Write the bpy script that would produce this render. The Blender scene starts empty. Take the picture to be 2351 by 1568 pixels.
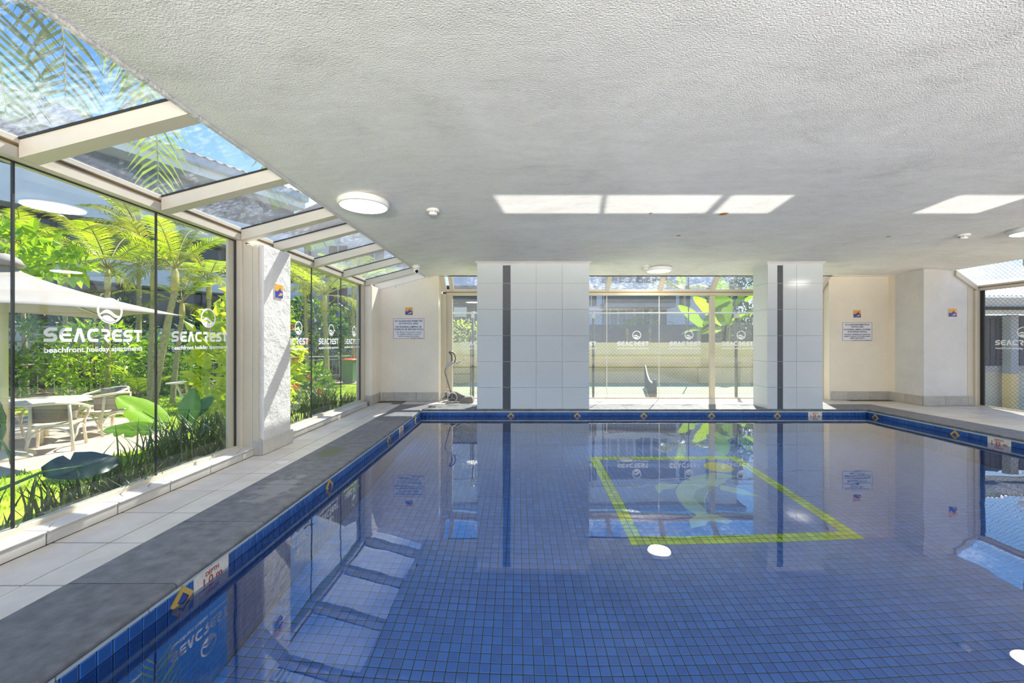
import bpy, math, random
import numpy as np
from mathutils import Vector, Matrix
random.seed(7)
rng = np.random.default_rng(7)
PI = math.pi
SC = bpy.context.scene
COL = SC.collection

# ------------------------------------------------------------------ camera, sky, sun, exposure
cam_d = bpy.data.cameras.new('camera')
cam = bpy.data.objects.new('camera', cam_d)
COL.objects.link(cam)
SC.camera = cam
CAM = Vector((0.0, 0.0, 1.1))
cam.location = CAM
cam.rotation_euler = (PI / 2, 0, 0)
cam_d.sensor_width = 36.0
cam_d.lens = 36.0 * 935.0 / 2351.0
cam_d.shift_x = -12.5 / 2351.0
cam_d.clip_start = 0.02
cam_d.clip_end = 300

SC.view_settings.view_transform = 'Standard'
SC.view_settings.look = 'None'
SC.view_settings.gamma = 1.0
SC.view_settings.use_curve_mapping = False
SC.view_settings.exposure = 1.1
cy = SC.cycles
cy.max_bounces = 14
cy.diffuse_bounces = 7
cy.glossy_bounces = 6
cy.transmission_bounces = 10
cy.transparent_max_bounces = 40
cy.sample_clamp_indirect = 6.0
cy.use_denoising = True

SUN_DIR = Vector((0.33, 0.70, 1.0)).normalized()          # towards the sun
SUN_POWER = 5.6
LAMP_W = 8.0
SKY_STRENGTH = 0.75
CEILING_FILL_W = 3600.0
GLINT_W = 1.6

world = bpy.data.worlds.new('world')
SC.world = world
world.use_nodes = True


class NT:
    """tiny node-tree helper"""
    def __init__(self, tree):
        self.t = tree
        self.n = tree.nodes
        self.l = tree.links

    def add(self, typ, ins=None, **props):
        nd = self.n.new(typ)
        for k, v in props.items():
            setattr(nd, k, v)
        for k, v in (ins or {}).items():
            s = nd.inputs[k]
            if isinstance(v, bpy.types.NodeSocket):
                self.l.new(v, s)
            else:
                s.default_value = v
        return nd

    def math(self, op, a, b=0.0, clamp=False):
        nd = self.add('ShaderNodeMath', {0: a, 1: b}, operation=op)
        nd.use_clamp = clamp
        return nd.outputs[0]

    def ramp(self, fac, stops, interp='LINEAR'):
        nd = self.add('ShaderNodeValToRGB', {0: fac})
        cr = nd.color_ramp
        cr.interpolation = interp
        while len(cr.elements) > 1:
            cr.elements.remove(cr.elements[0])
        cr.elements[0].position = stops[0][0]
        cr.elements[0].color = (*stops[0][1], 1)
        for p, c in stops[1:]:
            e = cr.elements.new(p)
            e.color = (*c, 1)
        return nd.outputs[0]

    def mix(self, fac, a, b, blend='MIX'):
        nd = self.add('ShaderNodeMix', data_type='RGBA', blend_type=blend)
        for s, v in ((nd.inputs[0], fac), (nd.inputs[6], a), (nd.inputs[7], b)):
            if isinstance(v, bpy.types.NodeSocket):
                self.l.new(v, s)
            else:
                s.default_value = v if not isinstance(v, tuple) else (*v[:3], 1)
        return nd.outputs[2]

    def noise(self, vec, scale, detail=4, rough=0.55, dist=0.0):
        nd = self.add('ShaderNodeTexNoise', {'Scale': scale, 'Detail': detail, 'Roughness': rough, 'Distortion': dist})
        if vec is not None:
            self.l.new(vec, nd.inputs['Vector'])
        return nd.outputs[0]


def build_world():
    w = NT(world.node_tree)
    w.n.clear()
    tc = w.add('ShaderNodeTexCoord').outputs['Generated']
    sep = w.add('ShaderNodeSeparateXYZ', {0: tc})
    z = w.math('MAXIMUM', sep.outputs[2], 0.0)
    base = w.ramp(z, [(0.0, (0.70, 0.82, 1.0)), (0.20, (0.46, 0.66, 0.95)), (0.34, (0.22, 0.46, 0.88)), (0.46, (0.06, 0.25, 0.74)),
                      (0.75, (0.04, 0.19, 0.66)), (1.0, (0.04, 0.18, 0.62))])
    zz = w.math('ADD', z, 0.25)
    comb = w.add('ShaderNodeCombineXYZ', {0: w.math('DIVIDE', sep.outputs[0], zz), 1: w.math('DIVIDE', sep.outputs[1], zz), 2: 3.7})
    n = w.noise(comb.outputs[0], 1.15, 9, 0.58, 0.2)
    cl = w.ramp(n, [(0.0, (0, 0, 0)), (0.56, (0, 0, 0)), (0.66, (0.75, 0.75, 0.75)), (0.75, (1, 1, 1))])
    sky = w.mix(cl, base, (1.0, 1.02, 1.05))
    bg = w.add('ShaderNodeBackground', {0: sky, 1: SKY_STRENGTH})
    out = w.add('ShaderNodeOutputWorld', {0: bg.outputs[0]})


build_world()
sun_d = bpy.data.lights.new('sun', 'SUN')
sun_d.energy = SUN_POWER
sun_d.angle = math.radians(0.6)
sun_d.color = (1.0, 0.95, 0.86)
sun = bpy.data.objects.new('sun', sun_d)
sun.rotation_euler = SUN_DIR.to_track_quat('Z', 'Y').to_euler()
sun.location = (5, 8, 12)
COL.objects.link(sun)

# fill light added to brighten the ceiling: a broad soft area lamp at the open end of the hall, behind the camera, turned up to the ceiling
fl_d = bpy.data.lights.new('ceiling_fill', 'AREA')
fl_d.shape = 'RECTANGLE'
fl_d.size = 7.0
fl_d.size_y = 2.0
fl_d.energy = CEILING_FILL_W
fl_d.color = (1.0, 0.965, 0.89)
fl_d.spread = math.radians(118)
fl = bpy.data.objects.new('ceiling_fill', fl_d)
fl.location = (2.2, -7.5, 0.5)
fl.rotation_euler = (math.radians(180 - 27), 0, 0)
COL.objects.link(fl)

# added area lamps stand in for sunlight mirrored off the water: narrow beams from just above the sunlit strips
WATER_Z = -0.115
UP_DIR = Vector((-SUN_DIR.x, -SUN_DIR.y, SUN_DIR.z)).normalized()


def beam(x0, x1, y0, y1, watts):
    d = bpy.data.lights.new('glint_stand_in', 'AREA')
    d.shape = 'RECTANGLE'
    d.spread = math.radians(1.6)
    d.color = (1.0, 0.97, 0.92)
    o = bpy.data.objects.new('glint_stand_in', d)
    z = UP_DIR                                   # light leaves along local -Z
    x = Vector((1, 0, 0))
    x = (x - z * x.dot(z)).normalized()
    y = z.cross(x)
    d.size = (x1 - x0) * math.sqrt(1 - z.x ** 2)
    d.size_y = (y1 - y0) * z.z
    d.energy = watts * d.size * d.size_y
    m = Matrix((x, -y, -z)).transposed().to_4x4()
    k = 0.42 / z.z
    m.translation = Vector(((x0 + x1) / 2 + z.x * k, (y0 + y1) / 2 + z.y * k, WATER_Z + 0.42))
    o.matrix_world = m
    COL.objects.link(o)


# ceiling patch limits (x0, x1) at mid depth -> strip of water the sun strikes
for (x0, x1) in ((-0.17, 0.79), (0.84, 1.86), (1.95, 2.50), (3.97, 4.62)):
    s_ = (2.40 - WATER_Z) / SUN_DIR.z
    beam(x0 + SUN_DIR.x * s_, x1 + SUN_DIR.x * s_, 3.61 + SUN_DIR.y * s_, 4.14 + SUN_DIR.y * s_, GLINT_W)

# ------------------------------------------------------------------ mesh builder
class MB:
    def __init__(self):
        self.v = []
        self.f = []

    def quad(self, a, b, c, d):
        i = len(self.v)
        self.v += [tuple(a), tuple(b), tuple(c), tuple(d)]
        self.f.append((i, i + 1, i + 2, i + 3))
        return self

    def poly(self, pts):
        i = len(self.v)
        self.v += [tuple(p) for p in pts]
        self.f.append(tuple(range(i, i + len(pts))))
        return self

    def box(self, x0, x1, y0, y1, z0, z1):
        i = len(self.v)
        self.v += [(x0, y0, z0), (x1, y0, z0), (x1, y1, z0), (x0, y1, z0), (x0, y0, z1), (x1, y0, z1), (x1, y1, z1), (x0, y1, z1)]
        self.f += [tuple(i + k for k in q) for q in ((0, 3, 2, 1), (4, 5, 6, 7), (0, 1, 5, 4), (1, 2, 6, 5), (2, 3, 7, 6), (3, 0, 4, 7))]
        return self

    def cbox(self, x0, x1, y0, y1, z0, z1, b=0.003):
        """box with chamfered edges"""
        i = len(self.v)
        xs, ys, zs = (x0, x1), (y0, y1), (z0, z1)
        idx = {}
        for a in (0, 1):
            for c in (0, 1):
                for e in (0, 1):
                    sx, sy, sz = (1 if a == 0 else -1), (1 if c == 0 else -1), (1 if e == 0 else -1)
                    P = (xs[a], ys[c], zs[e])
                    for k, q in enumerate(((P[0], P[1] + sy * b, P[2] + sz * b), (P[0] + sx * b, P[1], P[2] + sz * b), (P[0] + sx * b, P[1] + sy * b, P[2]))):
                        idx[(a, c, e, k)] = len(self.v)
                        self.v.append(q)
        I = lambda a, c, e, k: idx[(a, c, e, k)]
        F = self.f
        F += [(I(0, 0, 0, 0), I(0, 0, 1, 0), I(0, 1, 1, 0), I(0, 1, 0, 0)), (I(1, 0, 0, 0), I(1, 1, 0, 0), I(1, 1, 1, 0), I(1, 0, 1, 0)),
              (I(0, 0, 0, 1), I(1, 0, 0, 1), I(1, 0, 1, 1), I(0, 0, 1, 1)), (I(0, 1, 0, 1), I(0, 1, 1, 1), I(1, 1, 1, 1), I(1, 1, 0, 1)),
              (I(0, 0, 0, 2), I(0, 1, 0, 2), I(1, 1, 0, 2), I(1, 0, 0, 2)), (I(0, 0, 1, 2), I(1, 0, 1, 2), I(1, 1, 1, 2), I(0, 1, 1, 2))]
        for e in (0, 1):
            for c in (0, 1):
                F.append((I(0, c, e, 1), I(1, c, e, 1), I(1, c, e, 2), I(0, c, e, 2)))
            for a in (0, 1):
                F.append((I(a, 0, e, 0), I(a, 1, e, 0), I(a, 1, e, 2), I(a, 0, e, 2)))
        for a in (0, 1):
            for c in (0, 1):
                F.append((I(a, c, 0, 0), I(a, c, 1, 0), I(a, c, 1, 1), I(a, c, 0, 1)))
                for e in (0, 1):
                    F.append((I(a, c, e, 0), I(a, c, e, 1), I(a, c, e, 2)))
        return self

    def prism(self, poly, axis, a, b):
        """extrude a 2-D polygon along an axis; poly coords are the two other axes in xyz order"""
        n = len(poly)
        i = len(self.v)
        def P(p, t):
            if axis == 'x':
                return (t, p[0], p[1])
            if axis == 'y':
                return (p[0], t, p[1])
            return (p[0], p[1], t)
        self.v += [P(p, a) for p in poly] + [P(p, b) for p in poly]
        self.f.append(tuple(i + k for k in range(n)))
        self.f.append(tuple(i + n + k for k in reversed(range(n))))
        for k in range(n):
            k2 = (k + 1) % n
            self.f.append((i + k, i + n + k, i + n + k2, i + k2))
        return self

    def tube(self, pts, r, n=8, cap=True, closed=False):
        pts = [Vector(p) for p in pts]
        rs = r if isinstance(r, (list, tuple)) else [r] * len(pts)
        i0 = len(self.v)
        m = len(pts)
        up = None
        for k, p in enumerate(pts):
            if closed:
                t = pts[(k + 1) % m] - pts[k - 1]
            else:
                t = pts[min(k + 1, m - 1)] - pts[max(k - 1, 0)]
            t.normalize()
            if up is None:
                up = Vector((0, 0, 1)) if abs(t.z) < 0.9 else Vector((1, 0, 0))
            x = (up - t * up.dot(t))
            if x.length < 1e-5:
                x = t.orthogonal()
            x.normalize()
            up = x
            y = t.cross(x)
            for j in range(n):
                a = 2 * PI * j / n
                self.v.append(tuple(p + (x * math.cos(a) + y * math.sin(a)) * rs[k]))
        last = m if closed else m - 1
        for k in range(last):
            k2 = (k + 1) % m
            for j in range(n):
                j2 = (j + 1) % n
                self.f.append((i0 + k * n + j, i0 + k * n + j2, i0 + k2 * n + j2, i0 + k2 * n + j))
        if cap and not closed:
            self.f.append(tuple(i0 + j for j in reversed(range(n))))
            self.f.append(tuple(i0 + (m - 1) * n + j for j in range(n)))
        return self

    def lathe(self, prof, cx, cy_, n=32, z0=0.0):
        """profile of (r, z) turned round a vertical axis"""
        i0 = len(self.v)
        m = len(prof)
        for r, z in prof:
            for j in range(n):
                a = 2 * PI * j / n
                self.v.append((cx + r * math.cos(a), cy_ + r * math.sin(a), z0 + z))
        for k in range(m - 1):
            for j in range(n):
                j2 = (j + 1) % n
                self.f.append((i0 + k * n + j, i0 + k * n + j2, i0 + (k + 1) * n + j2, i0 + (k + 1) * n + j))
        if prof[0][0] > 1e-4:
            self.f.append(tuple(i0 + j for j in reversed(range(n))))
        if prof[-1][0] > 1e-4:
            self.f.append(tuple(i0 + (m - 1) * n + j for j in range(n)))
        return self

    def sheet(self, rows):
        """grid of points, rows of equal length"""
        i0 = len(self.v)
        n = len(rows[0])
        for r in rows:
            self.v += [tuple(p) for p in r]
        for a in range(len(rows) - 1):
            for b in range(n - 1):
                self.f.append((i0 + a * n + b, i0 + a * n + b + 1, i0 + (a + 1) * n + b + 1, i0 + (a + 1) * n + b))
        return self

    def mesh(self, name, mat=None, smooth=False, off=None):
        me = bpy.data.meshes.new(name)
        v = self.v
        if off is not None:
            v = [(p[0] - off[0], p[1] - off[1], p[2] - off[2]) for p in v]
        me.from_pydata(v, [], self.f)
        me.validate()
        if mat:
            me.materials.append(mat)
        if smooth:
            me.polygons.foreach_set('use_smooth', [True] * len(me.polygons))
        me.update()
        return me


def link(name, me, parent=None, loc=(0, 0, 0), kind=None):
    o = bpy.data.objects.new(name, me)
    COL.objects.link(o)
    o.location = loc
    if parent:
        o.parent = parent
    if kind:
        o['kind'] = kind
    return o


def obj(name, mb, mat, parent=None, smooth=False, kind=None, world=False):
    """one mesh object; with world=True the builder's coordinates are world ones and the parent is an unrotated Empty"""
    off = None
    if world and parent is not None:
        off = Vector(parent.location)
        q = parent.parent
        while q is not None:
            off = off + Vector(q.location)
            q = q.parent
    o = link(name, mb.mesh(name, mat, smooth, off), parent, kind=kind)
    return o


def thing(name, label, cat, loc=(0, 0, 0), rotz=0.0, group=None):
    o = bpy.data.objects.new(name, None)
    o.empty_display_size = 0.1
    COL.objects.link(o)
    o.location = loc
    o.rotation_euler = (0, 0, rotz)
    o['label'] = label
    o['category'] = cat
    if group:
        o['group'] = group
    return o


def tag(o, label, cat, group=None):
    o['label'] = label
    o['category'] = cat
    if group:
        o['group'] = group
    return o


def struct(name, mb=None, mat=None, smooth=False, label=None):
    if mb is None:
        o = bpy.data.objects.new(name, None)
        COL.objects.link(o)
    else:
        o = link(name, mb.mesh(name, mat, smooth))
    o['kind'] = 'structure'
    if label:
        o['label'] = label
    return o


def copy_tree(o, parent=None):
    c = o.copy()
    COL.objects.link(c)
    if parent is not None:
        c.parent = parent
    for ch in KIDS.get(o.name, [x for x in bpy.data.objects if x.parent == o]):
        copy_tree(ch, c)
    return c


KIDS = {}

# ------------------------------------------------------------------ materials
MATS = {}


def pbr(name, col, rough=0.5, metal=0.0, var=0.0, vscale=4.0, bump=0.0, bscale=60.0, spec=0.5, col2=None, detail=5, bdist=0.01, coat=0.0, island=0.0):
    m = bpy.data.materials.new(name)
    m.use_nodes = True
    t = NT(m.node_tree)
    b = t.n['Principled BSDF']
    b.inputs['Roughness'].default_value = rough
    b.inputs['Metallic'].default_value = metal
    b.inputs['Specular IOR Level'].default_value = spec
    if coat:
        b.inputs['Coat Weight'].default_value = coat
        b.inputs['Coat Roughness'].default_value = 0.08
    pos = t.add('ShaderNodeNewGeometry').outputs['Position']
    c = None
    if var or col2:
        n = t.noise(pos, vscale, detail, 0.6)
        lo = tuple(max(0, x * (1 - var)) for x in col)
        hi = col2 if col2 else tuple(x * (1 + var) for x in col)
        c = t.ramp(n, [(0.32, lo), (0.68, hi)])
    if island:
        g = t.add('ShaderNodeNewGeometry').outputs['Random Per Island']
        oi = t.add('ShaderNodeObjectInfo').outputs['Random']
        f = t.math('FRACT', t.math('ADD', g, oi))
        k = t.math('ADD', 1.0 - island, t.math('MULTIPLY', f, 2 * island))
        src = c if c is not None else (*col, 1)
        c = t.mix(1.0, src, t.add('ShaderNodeCombineColor', {0: k, 1: k, 2: k}).outputs[0], 'MULTIPLY')
    if c is not None:
        t.l.new(c, b.inputs['Base Color'])
    else:
        b.inputs['Base Color'].default_value = (*col, 1)
    if bump:
        n2 = t.noise(pos, bscale, 4, 0.6)
        bn = t.add('ShaderNodeBump', {'Strength': bump, 'Distance': bdist, 'Height': n2})
        t.l.new(bn.outputs[0], b.inputs['Normal'])
    MATS[name] = m
    return m


def leafmat(name, c1, c2, trans=0.45, rough=0.4, vscale=3.0):
    m = bpy.data.materials.new(name)
    m.use_nodes = True
    t = NT(m.node_tree)
    b = t.n['Principled BSDF']
    geo = t.add('ShaderNodeNewGeometry')
    oi = t.add('ShaderNodeObjectInfo').outputs['Random']
    f = t.math('FRACT', t.math('ADD', geo.outputs['Random Per Island'], oi))
    n = t.noise(geo.outputs['Position'], vscale, 3)
    f2 = t.math('ADD', t.math('MULTIPLY', f, 0.6), t.math('MULTIPLY', n, 0.5))
    col = t.ramp(f2, [(0.15, c1), (0.85, c2)])
    t.l.new(col, b.inputs['Base Color'])
    b.inputs['Roughness'].default_value = rough
    tr = t.add('ShaderNodeBsdfTranslucent', {0: t.mix(1.0, col, (1.35, 1.3, 0.6), 'MULTIPLY')})
    mx = t.add('ShaderNodeMixShader', {0: trans, 1: b.outputs[0], 2: tr.outputs[0]})
    t.l.new(mx.outputs[0], t.n['Material Output'].inputs[0])
    MATS[name] = m
    return m


def glassmat(name, tint=(0.96, 0.98, 0.97), dirt=0.0, f0=0.045, reflection_veil=0.0):
    m = bpy.data.materials.new(name)
    m.use_nodes = True
    t = NT(m.node_tree)
    t.n.clear()
    lw = t.add('ShaderNodeLayerWeight', {'Blend': 0.5}).outputs['Facing']
    fr = t.math('ADD', f0, t.math('MULTIPLY', t.math('POWER', lw, 5.0), 0.9), True)
    tp = t.add('ShaderNodeBsdfTransparent', {0: (*tint, 1)})
    gl = t.add('ShaderNodeBsdfGlossy', {'Roughness': 0.0, 'Color': (1, 1, 1, 1)})
    mx = t.add('ShaderNodeMixShader', {0: fr, 1: tp.outputs[0], 2: gl.outputs[0]})
    last = mx
    if reflection_veil:
        hz = t.add('ShaderNodeBsdfTranslucent', {0: (0.85, 0.85, 0.84, 1)})
        last = t.add('ShaderNodeMixShader', {0: reflection_veil, 1: mx.outputs[0], 2: hz.outputs[0]})
    if dirt:
        pos = t.add('ShaderNodeTexCoord').outputs['Object']
        mp = t.add('ShaderNodeMapping', {'Vector': pos, 'Scale': (1.0, 3.0, 1.0)}).outputs[0]
        n1 = t.noise(mp, 16.0, 7, 0.72)
        n2 = t.noise(pos, 1.6, 3, 0.5)
        n = t.math('ADD', t.math('MULTIPLY', n1, 0.62), t.math('MULTIPLY', n2, 0.38))
        fac = t.ramp(n, [(0.0, (0, 0, 0)), (0.50, (0.03,) * 3), (0.60, (dirt,) * 3)])
        df = t.add('ShaderNodeBsdfTranslucent', {0: (0.75, 0.78, 0.82, 1)})
        last = t.add('ShaderNodeMixShader', {0: fac, 1: mx.outputs[0], 2: df.outputs[0]})
    t.add('ShaderNodeOutputMaterial', {0: last.outputs[0]})
    MATS[name] = m
    return m


M_frame = pbr('cream_aluminium', (0.58, 0.52, 0.41), 0.35, 0.0, 0.04, 3, spec=0.5)
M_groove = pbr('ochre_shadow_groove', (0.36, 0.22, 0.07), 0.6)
M_gasket = pbr('black_gasket', (0.02, 0.02, 0.022), 0.5)
M_wall = pbr('cream_render', (0.84, 0.76, 0.625), 0.75, 0, 0.04, 2.0, 0.35, 6.0, 0.3, bdist=0.03)
M_pier = pbr('white_trowelled_render', (0.66, 0.645, 0.61), 0.6, 0, 0.05, 2.5, 0.6, 7.0, 0.35, bdist=0.04)
M_deck = pbr('pale_stone_tile', (0.63, 0.575, 0.49), 0.38, 0, 0.10, 5.0, 0.08, 120, 0.5, island=0.05)
M_grout = pbr('brown_grout', (0.20, 0.165, 0.125), 0.9)
M_sillt = pbr('grey_sill_tile', (0.56, 0.53, 0.48), 0.45, 0, 0.08, 9.0, 0.1, 140, 0.5, island=0.05)
M_base = pbr('grey_base_tile', (0.47, 0.44, 0.39), 0.55, 0, 0.10, 12.0, 0.15, 120, 0.4, island=0.07)
M_cop = pbr('charcoal_coping', (0.145, 0.147, 0.158), 0.42, 0, 0.35, 14.0, 0.35, 260, 0.5, island=0.08)
def coping_stains(m):
    t = NT(m.node_tree)
    b = t.n['Principled BSDF']
    src = b.inputs['Base Color'].links[0].from_socket
    pos = t.add('ShaderNodeNewGeometry').outputs['Position']
    nz = t.noise(pos, 7.0, 5, 0.65)
    for (x, y, sx, sy, c, k) in ((-1.86, 4.06, 0.13, 0.20, (0.10, 0.105, 0.04), 0.8), (-1.80, 3.05, 0.14, 0.28, (0.30, 0.30, 0.28), 0.55), (-1.95, 5.55, 0.12, 0.2, (0.26, 0.25, 0.22), 0.4)):
        mp = t.add('ShaderNodeMapping', {'Vector': pos, 'Location': (-x / sx, -y / sy, 0), 'Scale': (1 / sx, 1 / sy, 0)}).outputs[0]
        d = t.add('ShaderNodeVectorMath', {0: mp}, operation='LENGTH').outputs['Value']
        f = t.math('SUBTRACT', t.math('MULTIPLY', nz, 2.6), t.math('ADD', d, 0.35))
        f = t.math('MULTIPLY', t.math('MULTIPLY', f, 4.0, True), k)
        src = t.mix(f, src, c)
    t.l.new(src, b.inputs['Base Color'])


coping_stains(M_cop)
M_strip = pbr('pale_green_strip', (0.52, 0.58, 0.53), 0.35, 0, 0.06, 6, island=0.04)
M_colt = pbr('white_glazed_tile', (0.64, 0.67, 0.665), 0.14, 0, 0.02, 1.5, spec=0.5, island=0.015)
M_colg = pbr('column_joint', (0.55, 0.57, 0.57), 0.6)
M_blk = pbr('charcoal_strip_tile', (0.085, 0.09, 0.10), 0.35, 0, 0.1, 40, island=0.15)
M_white = pbr('white_plastic', (0.82, 0.81, 0.78), 0.35)
M_offwhite = pbr('off_white_plastic', (0.70, 0.68, 0.62), 0.45)
M_lens = pbr('dark_lens', (0.02, 0.02, 0.022), 0.1)
M_decal = pbr('white_vinyl', (0.88, 0.88, 0.86), 0.5)
M_mgrout = pbr('pool_grout', (0.045, 0.065, 0.058), 0.85)
M_lime = pbr('lime_mosaic', (0.50, 0.76, 0.03), 0.2, 0, 0.05, 2, spec=0.5, island=0.22)
M_yel = pbr('yellow_mosaic', (0.75, 0.72, 0.04), 0.25, island=0.1)
M_dol = pbr('aqua_mosaic', (0.36, 0.60, 0.56), 0.25, 0, 0.1, 8, island=0.1)
M_dol2 = pbr('teal_mosaic', (0.12, 0.32, 0.36), 0.25, 0, 0.1, 8)
M_gold = pbr('gold_tile', (0.55, 0.36, 0.07), 0.3, 0, 0.1, 30)
M_blueg = pbr('blue_glaze', (0.04, 0.07, 0.30), 0.2)
M_orange = pbr('orange_glaze', (0.80, 0.36, 0.03), 0.25, 0, 0.12, 30)
M_pink = pbr('salmon_glaze', (0.78, 0.34, 0.24), 0.3)
M_ivory = pbr('ivory_sign', (0.72, 0.67, 0.58), 0.4, 0, 0.1, 60)
M_signw = pbr('white_sign', (0.78, 0.77, 0.78), 0.35)
M_navy = pbr('navy_print', (0.03, 0.035, 0.16), 0.5)
M_greyp = pbr('grey_print', (0.10, 0.10, 0.13), 0.5)
M_redp = pbr('red_print', (0.62, 0.16, 0.13), 0.5)
M_rust = pbr('rust_red_print', (0.45, 0.09, 0.05), 0.5)


def mosaic_mat(name='cobalt_mosaic', k=1.0):
    m = bpy.data.materials.new(name)
    m.use_nodes = True
    t = NT(m.node_tree)
    b = t.n['Principled BSDF']
    geo = t.add('ShaderNodeNewGeometry')
    oi = t.add('ShaderNodeObjectInfo').outputs['Random']
    f = t.math('FRACT', t.math('ADD', geo.outputs['Random Per Island'], oi))
    big = t.noise(geo.outputs['Position'], 0.9, 2)
    f = t.math('ADD', t.math('MULTIPLY', f, 0.42), t.math('MULTIPLY', big, 0.62))
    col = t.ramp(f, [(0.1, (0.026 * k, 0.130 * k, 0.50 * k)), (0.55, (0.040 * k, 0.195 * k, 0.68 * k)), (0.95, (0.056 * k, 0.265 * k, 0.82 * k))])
    t.l.new(col, b.inputs['Base Color'])
    b.inputs['Roughness'].default_value = 0.3
    MATS['mosaic'] = m
    return m


M_mos = mosaic_mat()
M_mosW = mosaic_mat('shaded_wall_mosaic', 0.42)  # same cobalt tile darkened; shade under the coping put into the wall colour
M_mosE = pbr('cobalt_mosaic_edge', (0.09, 0.33, 0.85), 0.15)


def ceiling_mat():
    m = bpy.data.materials.new('textured_ceiling_paint')
    m.use_nodes = True
    t = NT(m.node_tree)
    b = t.n['Principled BSDF']
    pos = t.add('ShaderNodeNewGeometry').outputs['Position']
    n = t.noise(pos, 0.9, 5, 0.62, 0.6)
    mp = t.add('ShaderNodeMapping', {'Vector': pos, 'Scale': (1.0, 2.6, 1.0)}).outputs[0]
    n2 = t.noise(mp, 26.0, 6, 0.75)
    n3 = t.noise(mp, 3.5, 6, 0.7, 0.8)
    f = t.math('ADD', t.math('MULTIPLY', n, 0.42), t.math('ADD', t.math('MULTIPLY', n2, 0.28), t.math('MULTIPLY', n3, 0.30)))
    col = t.ramp(f, [(0.30, (0.50, 0.485, 0.455)), (0.46, (0.73, 0.715, 0.67)), (0.60, (0.84, 0.825, 0.78))])
    # a few rust spots round old fixings
    for (x, y, r) in ((5.55, 3.05, 0.035), (4.94, 3.28, 0.018), (6.1, 3.62, 0.02), (2.1, 4.15, 0.045), (1.35, 4.13, 0.012), (1.98, 5.0, 0.02), (4.6, 5.05, 0.02), (5.6, 3.9, 0.01)):
        d = t.add('ShaderNodeVectorMath', {0: pos, 1: (x, y, 2.4)}, operation='DISTANCE').outputs['Value']
        k = t.math('SUBTRACT', 1.0, t.math('DIVIDE', d, r + 0.012), True)
        k = t.math('MULTIPLY', k, 2.2, True)
        col = t.mix(k, col, (0.42, 0.17, 0.03))
    t.l.new(col, b.inputs['Base Color'])
    b.inputs['Roughness'].default_value = 0.8
    b.inputs['Specular IOR Level'].default_value = 0.2
    nb = t.noise(pos, 120.0, 3, 0.6)
    bn = t.add('ShaderNodeBump', {'Strength': 0.5, 'Distance': 0.009, 'Height': nb})
    t.l.new(bn.outputs[0], b.inputs['Normal'])
    return m


M_ceil = ceiling_mat()
M_glass = glassmat('window_glass', (0.97, 0.985, 0.975))
M_far_glass = glassmat('veiled_far_glass', (0.97, 0.985, 0.975), 0.0, reflection_veil=0.035)  # translucent veil added in place of the bright interior mirrored in the panes
M_sky_glass = glassmat('wet_roof_glass', (0.94, 0.97, 0.985), 0.2)


def water_mat():
    m = bpy.data.materials.new('pool_water')
    m.use_nodes = True
    t = NT(m.node_tree)
    t.n.clear()
    pos = t.add('ShaderNodeNewGeometry').outputs['Position']
    n = t.noise(pos, 1.7, 2, 0.5)
    bn = t.add('ShaderNodeBump', {'Strength': 0.035, 'Distance': 0.05, 'Height': n})
    fc = t.add('ShaderNodeLayerWeight', {'Blend': 0.5, 'Normal': bn.outputs[0]}).outputs['Facing']
    fr = t.math('ADD', 0.035, t.math('MULTIPLY', t.math('POWER', fc, 3.4), 0.95), True)
    rf = t.add('ShaderNodeBsdfRefraction', {'Color': (0.90, 0.97, 1.0, 1), 'Roughness': 0.0, 'IOR': 1.33, 'Normal': bn.outputs[0]})
    gl = t.add('ShaderNodeBsdfGlossy', {'Color': (1, 1, 1, 1), 'Roughness': 0.0, 'Normal': bn.outputs[0]})
    up = t.add('ShaderNodeMixShader', {0: fr, 1: rf.outputs[0], 2: gl.outputs[0]})
    g = t.add('ShaderNodeBsdfGlass', {'Color': (0.93, 0.985, 1.0, 1), 'Roughness': 0.0, 'IOR': 1.33, 'Normal': bn.outputs[0]})
    bf = t.add('ShaderNodeNewGeometry').outputs['Backfacing']
    mx = t.add('ShaderNodeMixShader', {0: bf, 1: up.outputs[0], 2: g.outputs[0]})
    t.add('ShaderNodeOutputMaterial', {0: mx.outputs[0]})
    return m


M_water = water_mat()


def lampmat(name, col, s):
    m = bpy.data.materials.new(name)
    m.use_nodes = True
    t = NT(m.node_tree)
    b = t.n['Principled BSDF']
    b.inputs['Base Color'].default_value = (0.9, 0.88, 0.84, 1)
    b.inputs['Emission Color'].default_value = (*col, 1)
    b.inputs['Emission Strength'].default_value = s
    return m


M_diff = lampmat('lamp_diffuser', (1.0, 0.97, 0.92), 3.0)

# ------------------------------------------------------------------ text and logo meshes
TEXT_CACHE = {}


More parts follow.
